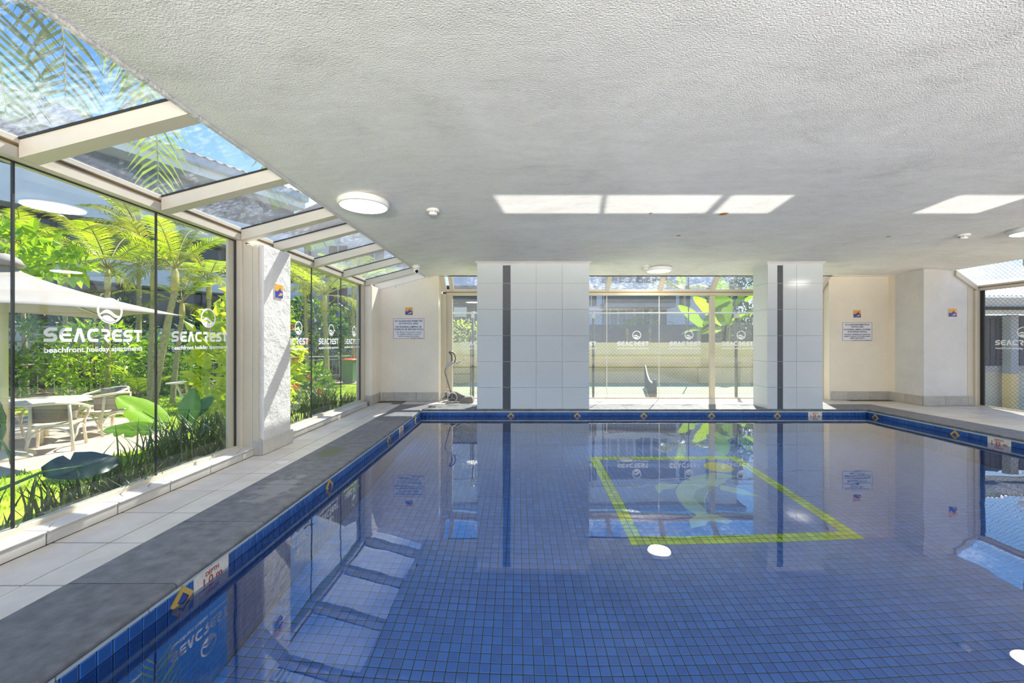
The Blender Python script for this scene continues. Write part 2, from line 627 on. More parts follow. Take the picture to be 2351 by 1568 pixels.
def text_mesh(body, size, mat, align='CENTER', shear=0.0, width=None, bold=0.0, name='lettering'):
    """flat lettering in the local XY plane, baseline at y = 0"""
    key = (body, size, mat.name, align, shear, width, bold)
    if key in TEXT_CACHE:
        return TEXT_CACHE[key]
    cu = bpy.data.curves.new('lettering', 'FONT')
    cu.body = body
    cu.size = size
    cu.align_x = align
    cu.shear = shear
    cu.resolution_u = 3
    cu.offset = bold
    cu.extrude = 0.0004
    o = bpy.data.objects.new('lettering', cu)
    COL.objects.link(o)
    dg = bpy.context.evaluated_depsgraph_get()
    dg.update()
    me = bpy.data.meshes.new_from_object(o.evaluated_get(dg))
    bpy.data.objects.remove(o)
    bpy.data.curves.remove(cu)
    me.name = name
    me.materials.clear()
    me.materials.append(mat)
    if width:
        n = len(me.vertices)
        a = np.empty(n * 3, dtype=np.float32)
        me.vertices.foreach_get('co', a)
        a = a.reshape(-1, 3)
        w = a[:, 0].max() - a[:, 0].min()
        a[:, 0] *= width / w
        me.vertices.foreach_set('co', a.ravel())
    me.update()
    TEXT_CACHE[key] = me
    return me


def stroke(mb, pts, w, closed=False, th=0.0012):
    """flat ribbon of width w along a 2-D polyline (local XY), with a little thickness"""
    P = [Vector((p[0], p[1])) for p in pts]
    n = len(P)
    L, R = [], []
    for k in range(n):
        if closed:
            a, b = P[k - 1], P[(k + 1) % n]
            t1 = (P[k] - P[k - 1]).normalized()
            t2 = (P[(k + 1) % n] - P[k]).normalized()
        else:
            t1 = (P[k] - P[max(k - 1, 0)]) if k > 0 else (P[1] - P[0])
            t2 = (P[min(k + 1, n - 1)] - P[k]) if k < n - 1 else (P[n - 1] - P[n - 2])
            t1 = t1.normalized()
            t2 = t2.normalized()
        nn = Vector((-(t1.y + t2.y), t1.x + t2.x))
        if nn.length < 1e-6:
            nn = Vector((-t1.y, t1.x))
        nn.normalize()
        c = max(0.5, nn.dot(Vector((-t1.y, t1.x))))
        d = nn * (w / 2 / c)
        L.append(P[k] + d)
        R.append(P[k] - d)
    m = n if closed else n - 1
    for k in range(m):
        k2 = (k + 1) % n
        a, b, c, d = R[k], R[k2], L[k2], L[k]
        mb.quad((a.x, a.y, th), (b.x, b.y, th), (c.x, c.y, th), (d.x, d.y, th))
        mb.quad((d.x, d.y, 0), (c.x, c.y, 0), (b.x, b.y, 0), (a.x, a.y, 0))
    return mb


def arc(cx, cy_, r, a0, a1, n=6, ry=None):
    ry = r if ry is None else ry
    return [(cx + r * math.cos(math.radians(a0 + (a1 - a0) * k / n)), cy_ + ry * math.sin(math.radians(a0 + (a1 - a0) * k / n))) for k in range(n + 1)]


def wordmark():
    """SEACREST in wide rounded capitals, 0.61 wide and 0.085 high, centred on x = 0, baseline y = 0"""
    mb = MB()
    w, h, s = 0.068, 0.083, 0.0185
    q = s / 2
    r = 0.02
    x = -0.305
    gap = 0.0096

    def S(x):
        stroke(mb, [(x + w, h - q)] + [(x + r + q, h - q)] + arc(x + r + q, h - q - r / 1.0 + 0.0, r, 90, 270, 6, (h / 2 - q) / 2) [1:] + [(x + w - r - q, h / 2)]
               + arc(x + w - r - q, h / 4 + q / 2, r, 90, -90, 6, (h / 2 - q) / 2)[1:] + [(x, q)], s)

    def E(x):
        stroke(mb, [(x + w, h - q), (x + r + q, h - q)] + arc(x + r + q, h / 2, r, 90, 270, 8, h / 2 - q)[1:] + [(x + w, q)], s)
        stroke(mb, [(x + q, h / 2), (x + w * 0.92, h / 2)], s * 0.8)

    def A(x):
        stroke(mb, [(x + q, 0), (x + w / 2 - 0.004, h - q), (x + w / 2 + 0.004, h - q), (x + w - q, 0)], s)

    def Cc(x):
        stroke(mb, [(x + w, h - q), (x + r + q, h - q)] + arc(x + r + q, h / 2, r, 90, 270, 8, h / 2 - q)[1:] + [(x + w, q)], s)

    def Rr(x):
        stroke(mb, [(x + 0.01, h - q), (x + w - r - q, h - q)] + arc(x + w - r - q, h * 0.67, r, 90, -90, 6, h * 0.33 - q)[1:] + [(x + w * 0.42, h * 0.34 + q)], s)
        stroke(mb, [(x + w * 0.45, h * 0.36), (x + w - q, 0)], s)

    def T(x):
        stroke(mb, [(x, h - q), (x + w * 0.9, h - q)], s)
        stroke(mb, [(x + w * 0.45, h), (x + w * 0.45, 0)], s)

    for fn in (S, E, A, Cc, Rr, E, S, T):
        fn(x)
        x += w + gap
    return mb


def emblem():
    """ring with a wave, radius 0.085, centred on the origin"""
    mb = MB()
    stroke(mb, arc(0, 0, 0.078, 0, 350, 35), 0.014, True)
    # wave band: thin swoosh and filled lower cap
    def wv(t):
        return -0.022 + 0.017 * math.sin((t - 0.1) * 2 * PI)
    th = 0.0012
    N = 24
    for k in range(N):
        a, b = -0.075 + 0.15 * k / N, -0.075 + 0.15 * (k + 1) / N
        ya, yb = wv(k / N), wv((k + 1) / N)
        ca, cb = -math.sqrt(max(0, 0.079 ** 2 - a * a)), -math.sqrt(max(0, 0.079 ** 2 - b * b))
        ta, tb = 0.010 * math.sin(PI * k / N) + 0.003, 0.010 * math.sin(PI * (k + 1) / N) + 0.003
        mb.quad((a, ya - ta, th), (b, yb - tb, th), (b, yb + ta, th), (a, ya + ta, th))
        la, lb = ya - 0.026, yb - 0.026
        if la > ca and lb > cb:
            mb.quad((a, ca, th), (b, cb, th), (b, lb, th), (a, la, th))
    return mb


DECAL_WORD = wordmark().mesh('wordmark', M_decal)
DECAL_RING = emblem().mesh('emblem', M_decal)
DECAL_SUB = text_mesh('beachfront holiday apartments', 0.045, M_decal, width=0.605, bold=0.0006, name='tagline')


def flat_matrix(p, face):
    """matrix that stands local XY up on a wall seen by someone looking along `face`'s opposite"""
    if face == '-y':
        X, Y, Z = Vector((1, 0, 0)), Vector((0, 0, 1)), Vector((0, -1, 0))
    elif face == '+x':
        X, Y, Z = Vector((0, 1, 0)), Vector((0, 0, 1)), Vector((1, 0, 0))
    elif face == '-x':
        X, Y, Z = Vector((0, -1, 0)), Vector((0, 0, 1)), Vector((-1, 0, 0))
    m = Matrix((X, Y, Z)).transposed().to_4x4()
    m.translation = Vector(p)
    return m


def put(name, me, parent, m):
    o = bpy.data.objects.new(name, me)
    COL.objects.link(o)
    o.parent = parent
    o.matrix_local = m
    return o


def decal(parent, p, face, dz=0.0):
    """company lettering on a pane; p is the middle of the wordmark's baseline"""
    m = flat_matrix(p, face)
    w = put('wordmark', DECAL_WORD, parent, m)
    put('tagline', DECAL_SUB, parent, m @ Matrix.Translation((0, -0.062, 0)))
    put('emblem', DECAL_RING, parent, m @ Matrix.Translation((0.072, 0.205, 0)))


# ------------------------------------------------------------------ room levels
YF = 6.63            # far pool wall
XL, XR = -1.57, 5.70  # side pool walls
YN = -2.0            # near end of what is built
GX = -2.69           # left glazing plane
YG = 7.85            # far glazing plane
RX = 7.89            # right glazing plane
CZ = 2.40
G0 = -0.60           # garden and court level


def sstep(a, b, x):
    t = min(1, max(0, (x - a) / (b - a)))
    return t * t * (3 - 2 * t)


def ceil_z(x, y):
    d = 0.10 * sstep(-0.7, -1.69, x) if x < -0.7 else 0.0
    d = max(d, 0.08 * sstep(6.2, 7.48, x))
    d = max(d, 0.075 * sstep(6.75, 7.58, y))
    return CZ - d


# sstep needs a<b; mirror for the left edge
def ceil_z(x, y):
    d = 0.10 * sstep(0.7, 1.69, -x)
    d = max(d, 0.08 * sstep(6.2, 7.48, x), 0.075 * sstep(6.75, 7.58, y))
    return CZ - d


# ------------------------------------------------------------------ ceiling slab
def build_ceiling():
    xs = sorted(set(list(np.linspace(-1.69, 7.48, 40)) + [-1.5, -1.3, -1.0, -0.7]))
    ys = sorted(set(list(np.linspace(-1.6, 7.58, 40)) + [6.75, 6.9, 7.1, 7.4]))
    mb = MB()
    mb.sheet([[(x, y, ceil_z(x, y)) for y in ys] for x in xs])
    top = 2.62
    for (a, b) in (((-1.69, -1.6), (-1.69, 7.58)), ((7.48, 7.58), (7.48, -1.6)), ((-1.69, 7.58), (7.48, 7.58)), ((7.48, -1.6), (-1.69, -1.6))):
        mb.quad((*a, ceil_z(*a)), (*b, ceil_z(*b)), (*b, top), (*a, top))
    mb.quad((-1.69, -1.6, top), (7.48, -1.6, top), (7.48, 7.58, top), (-1.69, 7.58, top))
    o = struct('ceiling', mb, M_ceil, True, 'pale grey textured ceiling over the indoor pool')
    for p in list(o.data.polygons)[-5:]:
        p.use_smooth = False


build_ceiling()

# edge trims of the ceiling
struct('trim_1', MB().box(-1.715, -1.692, -1.6, 7.5, 2.285, 2.50), M_pier, label='pale edge trim of the ceiling beside the left skylight')
struct('trim_2', MB().box(-1.3, 6.0, 7.58, 7.60, 2.31, 2.45), M_frame, label='cream edge trim of the ceiling beside the far skylight')

struct('trim_5', MB().box(5.86, 7.75, 7.55, 7.95, 2.318, 2.62), M_wall, label='roof edge above the far right walls')

# ------------------------------------------------------------------ floor (deck) with tiles
floor = struct('floor', label='pale stone tiled deck round the pool')


def deck_bed():
    mb = MB()
    mb.box(-2.56, -2.03, YN, YF + 0.5, -0.06, -0.006)
    mb.box(-2.56, 7.95, YF + 0.5, 8.0, -0.06, -0.006)
    mb.box(6.17, 7.95, YN, YF + 0.5, -0.06, -0.006)
    return mb


obj('grout_bed', deck_bed(), M_grout, floor)
TL = 0.39


def deck_tile(x0, x1, y0, y1):
    g = 0.004
    dz = random.uniform(-0.0008, 0.0008)
    obj('tile', MB().cbox(x0 + g, x1 - g, y0 + g, y1 - g, -0.03, 0.0 + dz, 0.002), M_deck, floor)


# left deck: transverse joints at spacing TL measured from the photograph
ys = [3.397 + TL * k for k in range(-13, 11)]
for a, b in zip(ys[:-1], ys[1:]):
    deck_tile(-2.545, -2.233, a, b)
    deck_tile(-2.233, -2.04, a, min(b, 7.13))
# far deck
xs = [-2.04 + TL * k for k in range(0, 26)]
for a, b in zip(xs[:-1], xs[1:]):
    if a > 7.9:
        continue
    b = min(b, 7.92)
    deck_tile(a, b, 7.13, 7.49)
    if b > -1.46 and a < 5.9:
        deck_tile(a, b, 7.49, 7.86)
# right deck
xr = [6.175, 6.56, 6.95, 7.34, 7.73, 7.90]
yr = [7.13 - TL * k for k in range(0, 22)]
for i in range(5):
    for a, b in zip(yr[1:], yr[:-1]):
        deck_tile(xr[i], xr[i + 1], a, b)

dr = MB().lathe([(0.0, 0.003), (0.03, 0.003), (0.05, 0.0035), (0.055, 0.001)], -2.135, 3.70, 24)
obj('floor_drain', dr, M_offwhite, floor, True)

# ------------------------------------------------------------------ pool
pool = struct('pool', label='indoor pool lined with cobalt mosaic under dark grey coping')
PT = (XR - XL) / 118


def floor_z(x):
    return WATER_Z - (1.08 + 0.045 * x)


def nrm(v):
    return v / np.linalg.norm(v)


SINGLE = []   # candidate tiles for individual objects: (score, centre, u, v, n)


def tiles_mesh(name, o, u, v, nu, nv, parent, mat=M_mos, skip=None, want=None, h=0.0035):
    """grid of chamfered tiles joined into one part; `want(c)` gives a screen score for tiles that become objects"""
    o, u, v = (np.array(t, float) for t in (o, u, v))
    n = nrm(np.cross(u, v))
    P = np.linalg.norm(u)
    s, s2 = 0.5 - 0.028, 0.5 - 0.075
    cs = []
    for i in range(nu):
        for j in range(nv):
            c = o + u * (i + 0.5) + v * (j + 0.5)
            if skip and skip(c):
                continue
            cs.append(c)
    return cs, (u, v, n)


def join_tiles(name, cs, u, v, n, parent, mat, h=0.0035):
    cs = np.array(cs)
    k = len(cs)
    s, s2 = 0.5 - 0.045, 0.5 - 0.10
    corners = [(-1, -1), (1, -1), (1, 1), (-1, 1)]
    low = np.array([u * (a * s) + v * (b * s) for a, b in corners])
    mid = np.array([u * (a * s) + v * (b * s) + n * (h * 0.6) for a, b in corners])
    top = np.array([u * (a * s2) + v * (b * s2) + n * h for a, b in corners])
    loc = np.concatenate([low, mid, top])
    V = (cs[:, None, :] + loc[None]).reshape(-1, 3)
    fl = []
    for b in (0, 4):
        for q in range(4):
            q2 = (q + 1) % 4
            fl.append((b + q, b + q2, b + 4 + q2, b + 4 + q))
    fl.append((8, 9, 10, 11))
    fl = np.array(fl)
    F = (np.arange(k)[:, None, None] * 12 + fl[None]).reshape(-1, 4)
    me = bpy.data.meshes.new(name)
    me.vertices.add(len(V))
    me.vertices.foreach_set('co', V.astype(np.float32).ravel())
    me.loops.add(F.size)
    me.loops.foreach_set('vertex_index', F.astype(np.int32).ravel())
    me.polygons.add(len(F))
    me.polygons.foreach_set('loop_start', np.arange(0, F.size, 4, dtype=np.int32))
    me.polygons.foreach_set('loop_total', np.full(len(F), 4, dtype=np.int32))
    me.update(calc_edges=True)
    me.validate()
    me.materials.append(mat)
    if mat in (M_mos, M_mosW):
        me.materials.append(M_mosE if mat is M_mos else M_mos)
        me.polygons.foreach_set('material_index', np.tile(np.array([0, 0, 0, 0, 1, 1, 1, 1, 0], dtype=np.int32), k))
    ob = link(name, me, parent)
    ob['kind'] = 'stuff'
    return ob


def in_frame(c):
    y = c[1]
    if y < 0.3:
        return None
    dep = WATER_Z - c[2]
    z = c[2] if dep < 0 else WATER_Z - dep * 0.62
    px = 1188 + c[0] / y * 935
    py = 782 + (1.1 - z) / y * 935
    if 5 < px < 2345 and 600 < py < 1560:
        return px, py
    return None


def build_pool():
    # backing (grout) surfaces
    mb = MB()
    n = 12
    mb.quad((XL, YN, floor_z(XL)), (XR, YN, floor_z(XR)), (XR, YF, floor_z(XR)), (XL, YF, floor_z(XL)))
    zt = -0.02
    mb.quad((XL, YF, floor_z(XL)), (XR, YF, floor_z(XR)), (XR, YF, zt), (XL, YF, zt))
    mb.quad((XL, YN, floor_z(XL)), (XL, YF, floor_z(XL)), (XL, YF, zt), (XL, YN, zt))
    mb.quad((XR, YF, floor_z(XR)), (XR, YN, floor_z(XR)), (XR, YN, zt), (XR, YF, zt))
    mb.quad((XR, YN, floor_z(XR)), (XL, YN, floor_z(XL)), (XL, YN, zt), (XR, YN, zt))
    obj('grout', mb, M_mgrout, pool)

    lime_box = (0.965, 2.94, 3.42, 5.46)

    def band(c):
        x0, x1, y0, y1 = lime_box
        w = 2 * PT + 0.001
        ins = x0 < c[0] < x1 and y0 < c[1] < y1
        inn = x0 + w < c[0] < x1 - w and y0 + w < c[1] < y1 - w
        return ins and not inn

    e = 0.0005
    # floor
    u = np.array((PT, 0, -0.045 * PT))
    v = np.array((0, PT, 0))
    nn = nrm(np.cross(u, v))
    nv = int((YF - YN) / PT)
    fl, lime = [], []
    for i in range(118):
        for j in range(nv):
            c = np.array((XL, YF, floor_z(XL))) + u * (i + 0.5) - v * (j + 0.5) + nn * e
            (lime if band(c) else fl).append(c)
    # walls: rows start under the pale strip
    zr = -0.052
    def wall_rows(x):
        return int((zr - floor_z(x)) / PT)
    lw, rw, fw = [], [], []
    for j in range(nv):
        for k in range(wall_rows(XL)):
            lw.append(np.array((XL + e, YF - PT * (j + 0.5), zr - PT * (k + 0.5))))
        for k in range(wall_rows(XR)):
            rw.append(np.array((XR - e, YF - PT * (j + 0.5), zr - PT * (k + 0.5))))
    for i in range(118):
        x = XL + PT * (i + 0.5)
        for k in range(wall_rows(x)):
            fw.append(np.array((x, YF - e, zr - PT * (k + 0.5))))
    X, Y, Z = np.array((PT, 0, 0)), np.array((0, PT, 0)), np.array((0, 0, PT))
    sets = [(fl, u, v, nn), (lw, Y, Z, np.array((1., 0, 0))), (rw, -Y, Z, np.array((-1., 0, 0))), (fw, X, Z, np.array((0, -1., 0)))]
    cand = []
    for si, (cs, uu, vv, n_) in enumerate(sets):
        if si > 1:
            continue
        for ci, c in enumerate(cs):
            if in_frame(c) is None or (si == 1 and c[2] < WATER_Z - 0.35):
                continue
            d = np.array(CAM) - c
            r = np.linalg.norm(d)
            cand.append((abs(np.dot(d / r, n_)) / r ** 2, si, ci))
    cand.sort(reverse=True)
    chosen = [set(), set(), set(), set()]
    for _, si, ci in cand[:296]:
        chosen[si].add(ci)
    one = MB()
    h, s, s2 = 0.0035, (0.5 - 0.045) * PT, (0.5 - 0.10) * PT
    i0 = 0
    for z_, q in ((0, s), (h * 0.6, s), (h, s2)):
        one.v += [(-q, -q, z_), (q, -q, z_), (q, q, z_), (-q, q, z_)]
    for b in (0, 4):
        for q in range(4):
            q2 = (q + 1) % 4
            one.f.append((b + q, b + q2, b + 4 + q2, b + 4 + q))
    one.f.append((8, 9, 10, 11))
    me1 = one.mesh('mosaic_tile', M_mos)
    me1.materials.append(M_mosE)
    me1.polygons.foreach_set('material_index', np.array([0, 0, 0, 0, 1, 1, 1, 1, 0], dtype=np.int32))
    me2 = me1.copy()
    me2.name = 'mosaic_tile_shaded'
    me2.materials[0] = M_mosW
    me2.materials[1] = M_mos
    for si, (cs, uu, vv, n_) in enumerate(sets):
        rest = [c for ci, c in enumerate(cs) if ci not in chosen[si]]
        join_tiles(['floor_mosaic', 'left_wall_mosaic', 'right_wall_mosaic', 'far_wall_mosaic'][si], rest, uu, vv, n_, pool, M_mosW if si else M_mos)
        for ci in chosen[si]:
            o = bpy.data.objects.new('mosaic_tile', me2 if si else me1)
            COL.objects.link(o)
            o.parent = pool
            m = Matrix((Vector(uu).normalized(), Vector(vv).normalized(), Vector(n_))).transposed().to_4x4()
            m.translation = Vector(cs[ci])
            o.matrix_local = m
    lo = join_tiles('lime_border', lime, u, v, nn, pool, M_lime)
    lo['label'] = 'lime green mosaic square inlaid in the pool floor'

    # dolphin and ball inlaid inside the lime square
    def fz(x):
        return floor_z(x) + 0.006
    def inlay(name, pts, mat, lift=0.0):
        mb = MB()
        lo_, up = [], []
        for x, y in pts:
            up.append((x, y, fz(x) + lift))
            lo_.append((x, y, fz(x) - 0.006))
        mb.poly(up)
        for k in range(len(pts)):
            k2 = (k + 1) % len(pts)
            mb.quad(lo_[k], lo_[k2], up[k2], up[k])
        return obj(name, mb, mat, pool)
    body = [(1.72, 3.86), (1.66, 4.02), (1.66, 4.2), (1.70, 4.38), (1.80, 4.55), (1.95, 4.70), (2.12, 4.80), (2.28, 4.86), (2.40, 4.87),
            (2.52, 4.80), (2.58, 4.74), (2.50, 4.73), (2.42, 4.70), (2.34, 4.60), (2.20, 4.50), (2.04, 4.36), (1.93, 4.2), (1.86, 4.02), (1.80, 3.86)]
    inlay('dolphin_body', body, M_dol)
    inlay('dolphin_fin', [(1.80, 4.56), (1.62, 4.62), (1.52, 4.52), (1.50, 4.34), (1.60, 4.44), (1.72, 4.46)], M_dol, 0.001)
    inlay('dolphin_flipper', [(2.26, 4.55), (2.44, 4.42), (2.52, 4.24), (2.36, 4.28), (2.20, 4.42)], M_dol, 0.001)
    inlay('dolphin_tail', [(1.76, 3.92), (1.60, 3.80), (1.56, 3.66), (1.70, 3.70), (1.78, 3.78), (1.92, 3.72), (2.00, 3.76), (1.90, 3.88)], M_dol, 0.001)
    inlay('dolphin_belly', [(1.84, 3.98), (1.92, 4.2), (2.03, 4.36), (2.2, 4.5), (2.1, 4.52), (1.93, 4.40), (1.83, 4.24)], M_dol2, 0.0015)
    inlay('ball', [(2.50 + 0.17 * math.cos(a), 5.06 + 0.17 * math.sin(a)) for a in np.linspace(0, 2 * PI, 24, endpoint=False)], M_yel)
    # round grate in the pool floor
    dx, dy_ = 1.42, 5.35
    mb = MB().lathe([(0.0, 0.012), (0.06, 0.012), (0.085, 0.006), (0.09, 0)], dx, dy_, 24, floor_z(dx) + 0.003)
    obj('floor_inlet', mb, M_offwhite, pool, True)

    # pale strip under the coping
    seg = 0.35
    k = 0
    y = YF
    while y > YN:
        y2 = y - seg
        obj('edge_strip', MB().cbox(XL - 0.01, XL + 0.006, y2 + 0.002, y - 0.002, -0.052, -0.026, 0.0015), M_strip, pool)
        obj('edge_strip', MB().cbox(XR - 0.006, XR + 0.01, y2 + 0.002, y - 0.002, -0.052, -0.026, 0.0015), M_strip, pool)
        y = y2
    x = XL
    while x < XR - 0.01:
        x2 = min(x + seg, XR)
        obj('edge_strip', MB().cbox(x + 0.002, x2 - 0.002, YF - 0.006, YF + 0.01, -0.052, -0.026, 0.0015), M_strip, pool)
        x = x2

    # coping slabs with a bullnose
    def nose(a, b):
        """profile across: a = outer edge, b = pool side (towards increasing), z"""
        r = 0.016
        pts = [(a, -0.028), (a, 0.003)]
        pts += [(b - r + r * math.sin(t), 0.003 - r + r * math.cos(t)) for t in np.linspace(0, PI, 7)]
        return pts
    L = 0.637
    yj = [2.483 + 0.0 - L * 0 + L * k for k in range(-8, 8)]
    ends = [y for y in yj if y < YF - 0.15]
    ends = ends + [YF - 0.02]
    for a, b in zip(ends[:-1], ends[1:]):
        pr = nose(-2.038, XL + 0.026)
        obj('coping_slab', MB().prism(pr, 'y', a + 0.002, b - 0.002), M_cop, pool, False)
        pr = [(-p[0] + (XR + 0.47) + (-2.038) , p[1]) for p in pr]
        pr = [(p[0], p[1]) for p in pr]
        q = nose(-(XR + 0.47), -(XR - 0.026))
        q = [(-p[0], p[1]) for p in q][::-1]
        obj('coping_slab', MB().prism(q, 'y', a + 0.002, b - 0.002), M_cop, pool, False)
    x = -2.038
    q = nose(-(YF + 0.49), -(YF - 0.022))
    q = [(-p[0], p[1]) for p in q][::-1]
    while x < 6.17:
        x2 = min(x + L, 6.17)
        if x2 > 6.0:
            x2 = 6.17
        obj('coping_slab', MB().prism(q, 'x', x + 0.002, x2 - 0.002), M_cop, pool, False)
        x = x2
    # corner infill so no gap shows under the ends of the side slabs

    # water line ornaments: gold diamonds
    r = 0.066
    def diamond(face, p):
        m = flat_matrix(p, face)
        def ring(r0, r1, z, mat, nm, parent):
            mb = MB()
            o_ = [(r0, 0), (0, r0), (-r0, 0), (0, -r0)]
            i_ = [(r1, 0), (0, r1), (-r1, 0), (0, -r1)]
            if r1 > 0:
                for k in range(4):
                    k2 = (k + 1) % 4
                    mb.quad((*o_[k], z), (*o_[k2], z), (*i_[k2], z + 0.002), (*i_[k], z + 0.002))
                    mb.quad((*o_[k], z), (*o_[k], -0.002), (*o_[k2], -0.002), (*o_[k2], z))
            else:
                mb.poly([(*q_, z) for q_ in o_])
                mb.poly([(r0 * 0.55, -r0 * 0.1, z + 0.001), (-r0 * 0.1, r0 * 0.5, z + 0.001), (-r0 * 0.5, -r0 * 0.15, z + 0.001)])
            return mb.mesh(nm, mat)
        d = put('diamond_tile', ring(r, r * 0.5, 0.006, M_gold, 'diamond_tile', None), pool, m)
        o2 = bpy.data.objects.new('inset', ring(r * 0.5, 0, 0.0055, M_blueg, 'inset', None))
        COL.objects.link(o2)
        o2.parent = d
    dz = -0.118
    for px in (1173, 1325, 1478, 1633, 1784):
        diamond('-y', ((px - 1188) / 935 * YF, YF - 0.003, dz))
    for y in (0.45, 1.90, 3.385, 4.95, 6.27):
        diamond('+x', (XL + 0.003, y, dz + 0.015))
    for y in (6.48, 5.30, 3.85):
        diamond('-x', (XR - 0.003, y, dz))
    # depth plates
    def depth(face, p, txt, w=0.235, h=0.105):
        m = flat_matrix(p, face)
        pl = put('depth_plate', MB().cbox(-w / 2, w / 2, -h / 2, h / 2, -0.001, 0.007, 0.001).mesh('depth_plate', M_ivory), pool, m)
        a = put('lettering', text_mesh('DEPTH', 0.030, M_rust, bold=0.0006), pl, Matrix.Translation((0, h * 0.18, 0.008)))
        b = put('lettering', text_mesh(txt, 0.062, M_rust, bold=0.001), pl, Matrix.Translation((0, -h * 0.30, 0.008)))
    depth('+x', (XL + 0.001, 2.085, -0.098), '1.0 m')
    depth('+x', (XL + 0.001, 5.48, -0.098), '1.0 m', 0.2)
    depth('-y', (4.84, YF - 0.001, -0.098), '1.35 m', 0.225)
    depth('-x', (XR - 0.001, 4.815, -0.098), '1.35 m')


build_pool()
wmb = MB().quad((XL, YN, WATER_Z), (XR, YN, WATER_Z), (XR, YF, WATER_Z), (XL, YF, WATER_Z))
struct('water', wmb, M_water, label='still clear pool water')
# sub-base that closes the ground under and round the pool shell
sb = MB()
sb.box(-2.60, XL - 0.012, YN, YF + 0.012, -1.4, -0.06).box(XR + 0.012, 8.0, YN, YF + 0.012, -1.4, -0.06).box(-2.60, 8.0, YF + 0.012, 8.05, -1.4, -0.06)
struct('foundation', sb, M_grout)

# ------------------------------------------------------------------ columns
def column(name, x0, x1, joints, strip, label):
    """tiled pool column; joints = x of vertical joints on the face, strip = index of the black strip"""
    y0, y1 = YF, 7.04
    c = struct(name, label=label)
    obj('core', MB().box(x0 + 0.012, x1 - 0.012, y0 + 0.012, y1 - 0.012, -0.05, CZ + 0.05), M_colg, c)
    zs = [2.40, 2.245, 1.82, 1.395, 0.97, 0.545, 0.12, -0.055]
    zs = [2.385, 2.236, 1.812, 1.387, 0.963, 0.538, 0.114, -0.055]
    zs = [1.1 + (782 - p) / 935 * YF for p in (601, 648.2, 708.2, 768.5, 828, 887.5, 945.5)]
    g = 0.0015
    for a, b in zip(zs[1:], zs[:-1]):
        for k, (p, q) in enumerate(zip(joints[:-1], joints[1:])):
            blk = k == strip
            if blk and b == zs[0]:
                obj('strip_tile', MB().cbox(p + g, q - g, y0 + 0.002, y0 + 0.013, a + 0.004, b - 0.045, 0.0015), M_blk, c)
                obj('tile', MB().cbox(p + g, q - g, y0 + 0.002, y0 + 0.013, b - 0.045 + g, b - g, 0.0015), M_colt, c)
            elif blk:
                obj('strip_tile', MB().cbox(p + g, q - g, y0 + 0.002, y0 + 0.013, a + 0.004, b - 0.004, 0.0015), M_blk, c)
            else:
                obj('tile', MB().cbox(p + g, q - g, y0, y0 + 0.012, a + g, b - g, 0.0015), M_colt, c)
        for (p, q) in ((y0 + 0.012, y1),):
            obj('tile', MB().cbox(x0, x0 + 0.012, p + g, q - g, a + g, b - g, 0.0015), M_colt, c)
            obj('tile', MB().cbox(x1 - 0.012, x1, p + g, q - g, a + g, b - g, 0.0015), M_colt, c)
            obj('tile', MB().cbox(x0 + 0.012, x1 - 0.012, y1 - 0.012, y1, a + g, b - g, 0.0015), M_colt, c)
    # plaster cove that flares into the ceiling
    mb = MB()
    prof = [(0.0, zs[0] - 0.03), (0.006, zs[0] - 0.012), (0.02, zs[0] + 0.0), (0.04, CZ + 0.003)]
    for (a, za), (b, zb) in zip(prof[:-1], prof[1:]):
        P = lambda e, z: [(x0 - e, y0 - e, z), (x1 + e, y0 - e, z), (x1 + e, y1 + e, z), (x0 - e, y1 + e, z)]
        A, B = P(a, za), P(b, zb)
        for k in range(4):
            k2 = (k + 1) % 4
            mb.quad(A[k], A[k2], B[k2], B[k])
    obj('cove', mb, M_pier, c)
    return c


wx = lambda px, y: (px - 1188) / 935 * y
column('column', wx(1095, YF), wx(1353, YF), [wx(p, YF) for p in (1095, 1154.5, 1172, 1231, 1291, 1353)], 1, 'wide white tiled column at the pool edge with one dark vertical strip')
column('column.001', wx(1762.5, YF), wx(1889.5, YF), [wx(p, YF) for p in (1762.5, 1785, 1797.5, 1829, 1889.5)], 1, 'narrow white tiled column at the pool edge nearest the right walls')

# ------------------------------------------------------------------ left glazing: windows 1 and 2, sills, posts, skylight
def pane_x(name, parent, x, y0, y1, z0, z1, mat=M_glass):
    return obj(name, MB().box(x - 0.005, x + 0.005, y0, y1, z0, z1), mat, parent)


LT = 2.062
win1 = struct('window_1', label='left glazed bay nearest the camera with white lettering')
edges1 = [-2.15, -1.28, -0.42, 0.45, 1.31, 2.17, 3.03, 3.875]
for a, b in zip(edges1[:-1], edges1[1:]):
    pane_x('pane', win1, GX, a + 0.004, b - 0.004, 0.105, LT)
    if b > 1.0:
        decal(win1, (GX + 0.007, (a + b) / 2 + 0.01, 1.098), '+x')
for y in edges1[1:-1]:
    obj('gasket', MB().box(GX - 0.006, GX + 0.006, y - 0.005, y + 0.005, 0.105, LT), M_gasket, win1)
obj('gasket', MB().box(GX - 0.008, GX + 0.008, 3.872, 3.885, 0.105, LT), M_gasket, win1)
obj('gasket', MB().box(GX - 0.004, GX + 0.010, -2.15, 3.88, LT - 0.006, LT), M_gasket, win1)
obj('bottom_rail', MB().box(GX - 0.03, GX + 0.026, -2.15, 3.9, 0.06, 0.104), M_frame, win1)
obj('jamb', MB().box(GX - 0.03, GX - 0.008, 3.80, 3.95, 0.06, LT), M_frame, win1)
obj('jamb', MB().cbox(GX - 0.06, GX + 0.055, 3.885, 3.95, 0.02, LT + 0.01), M_frame, win1)

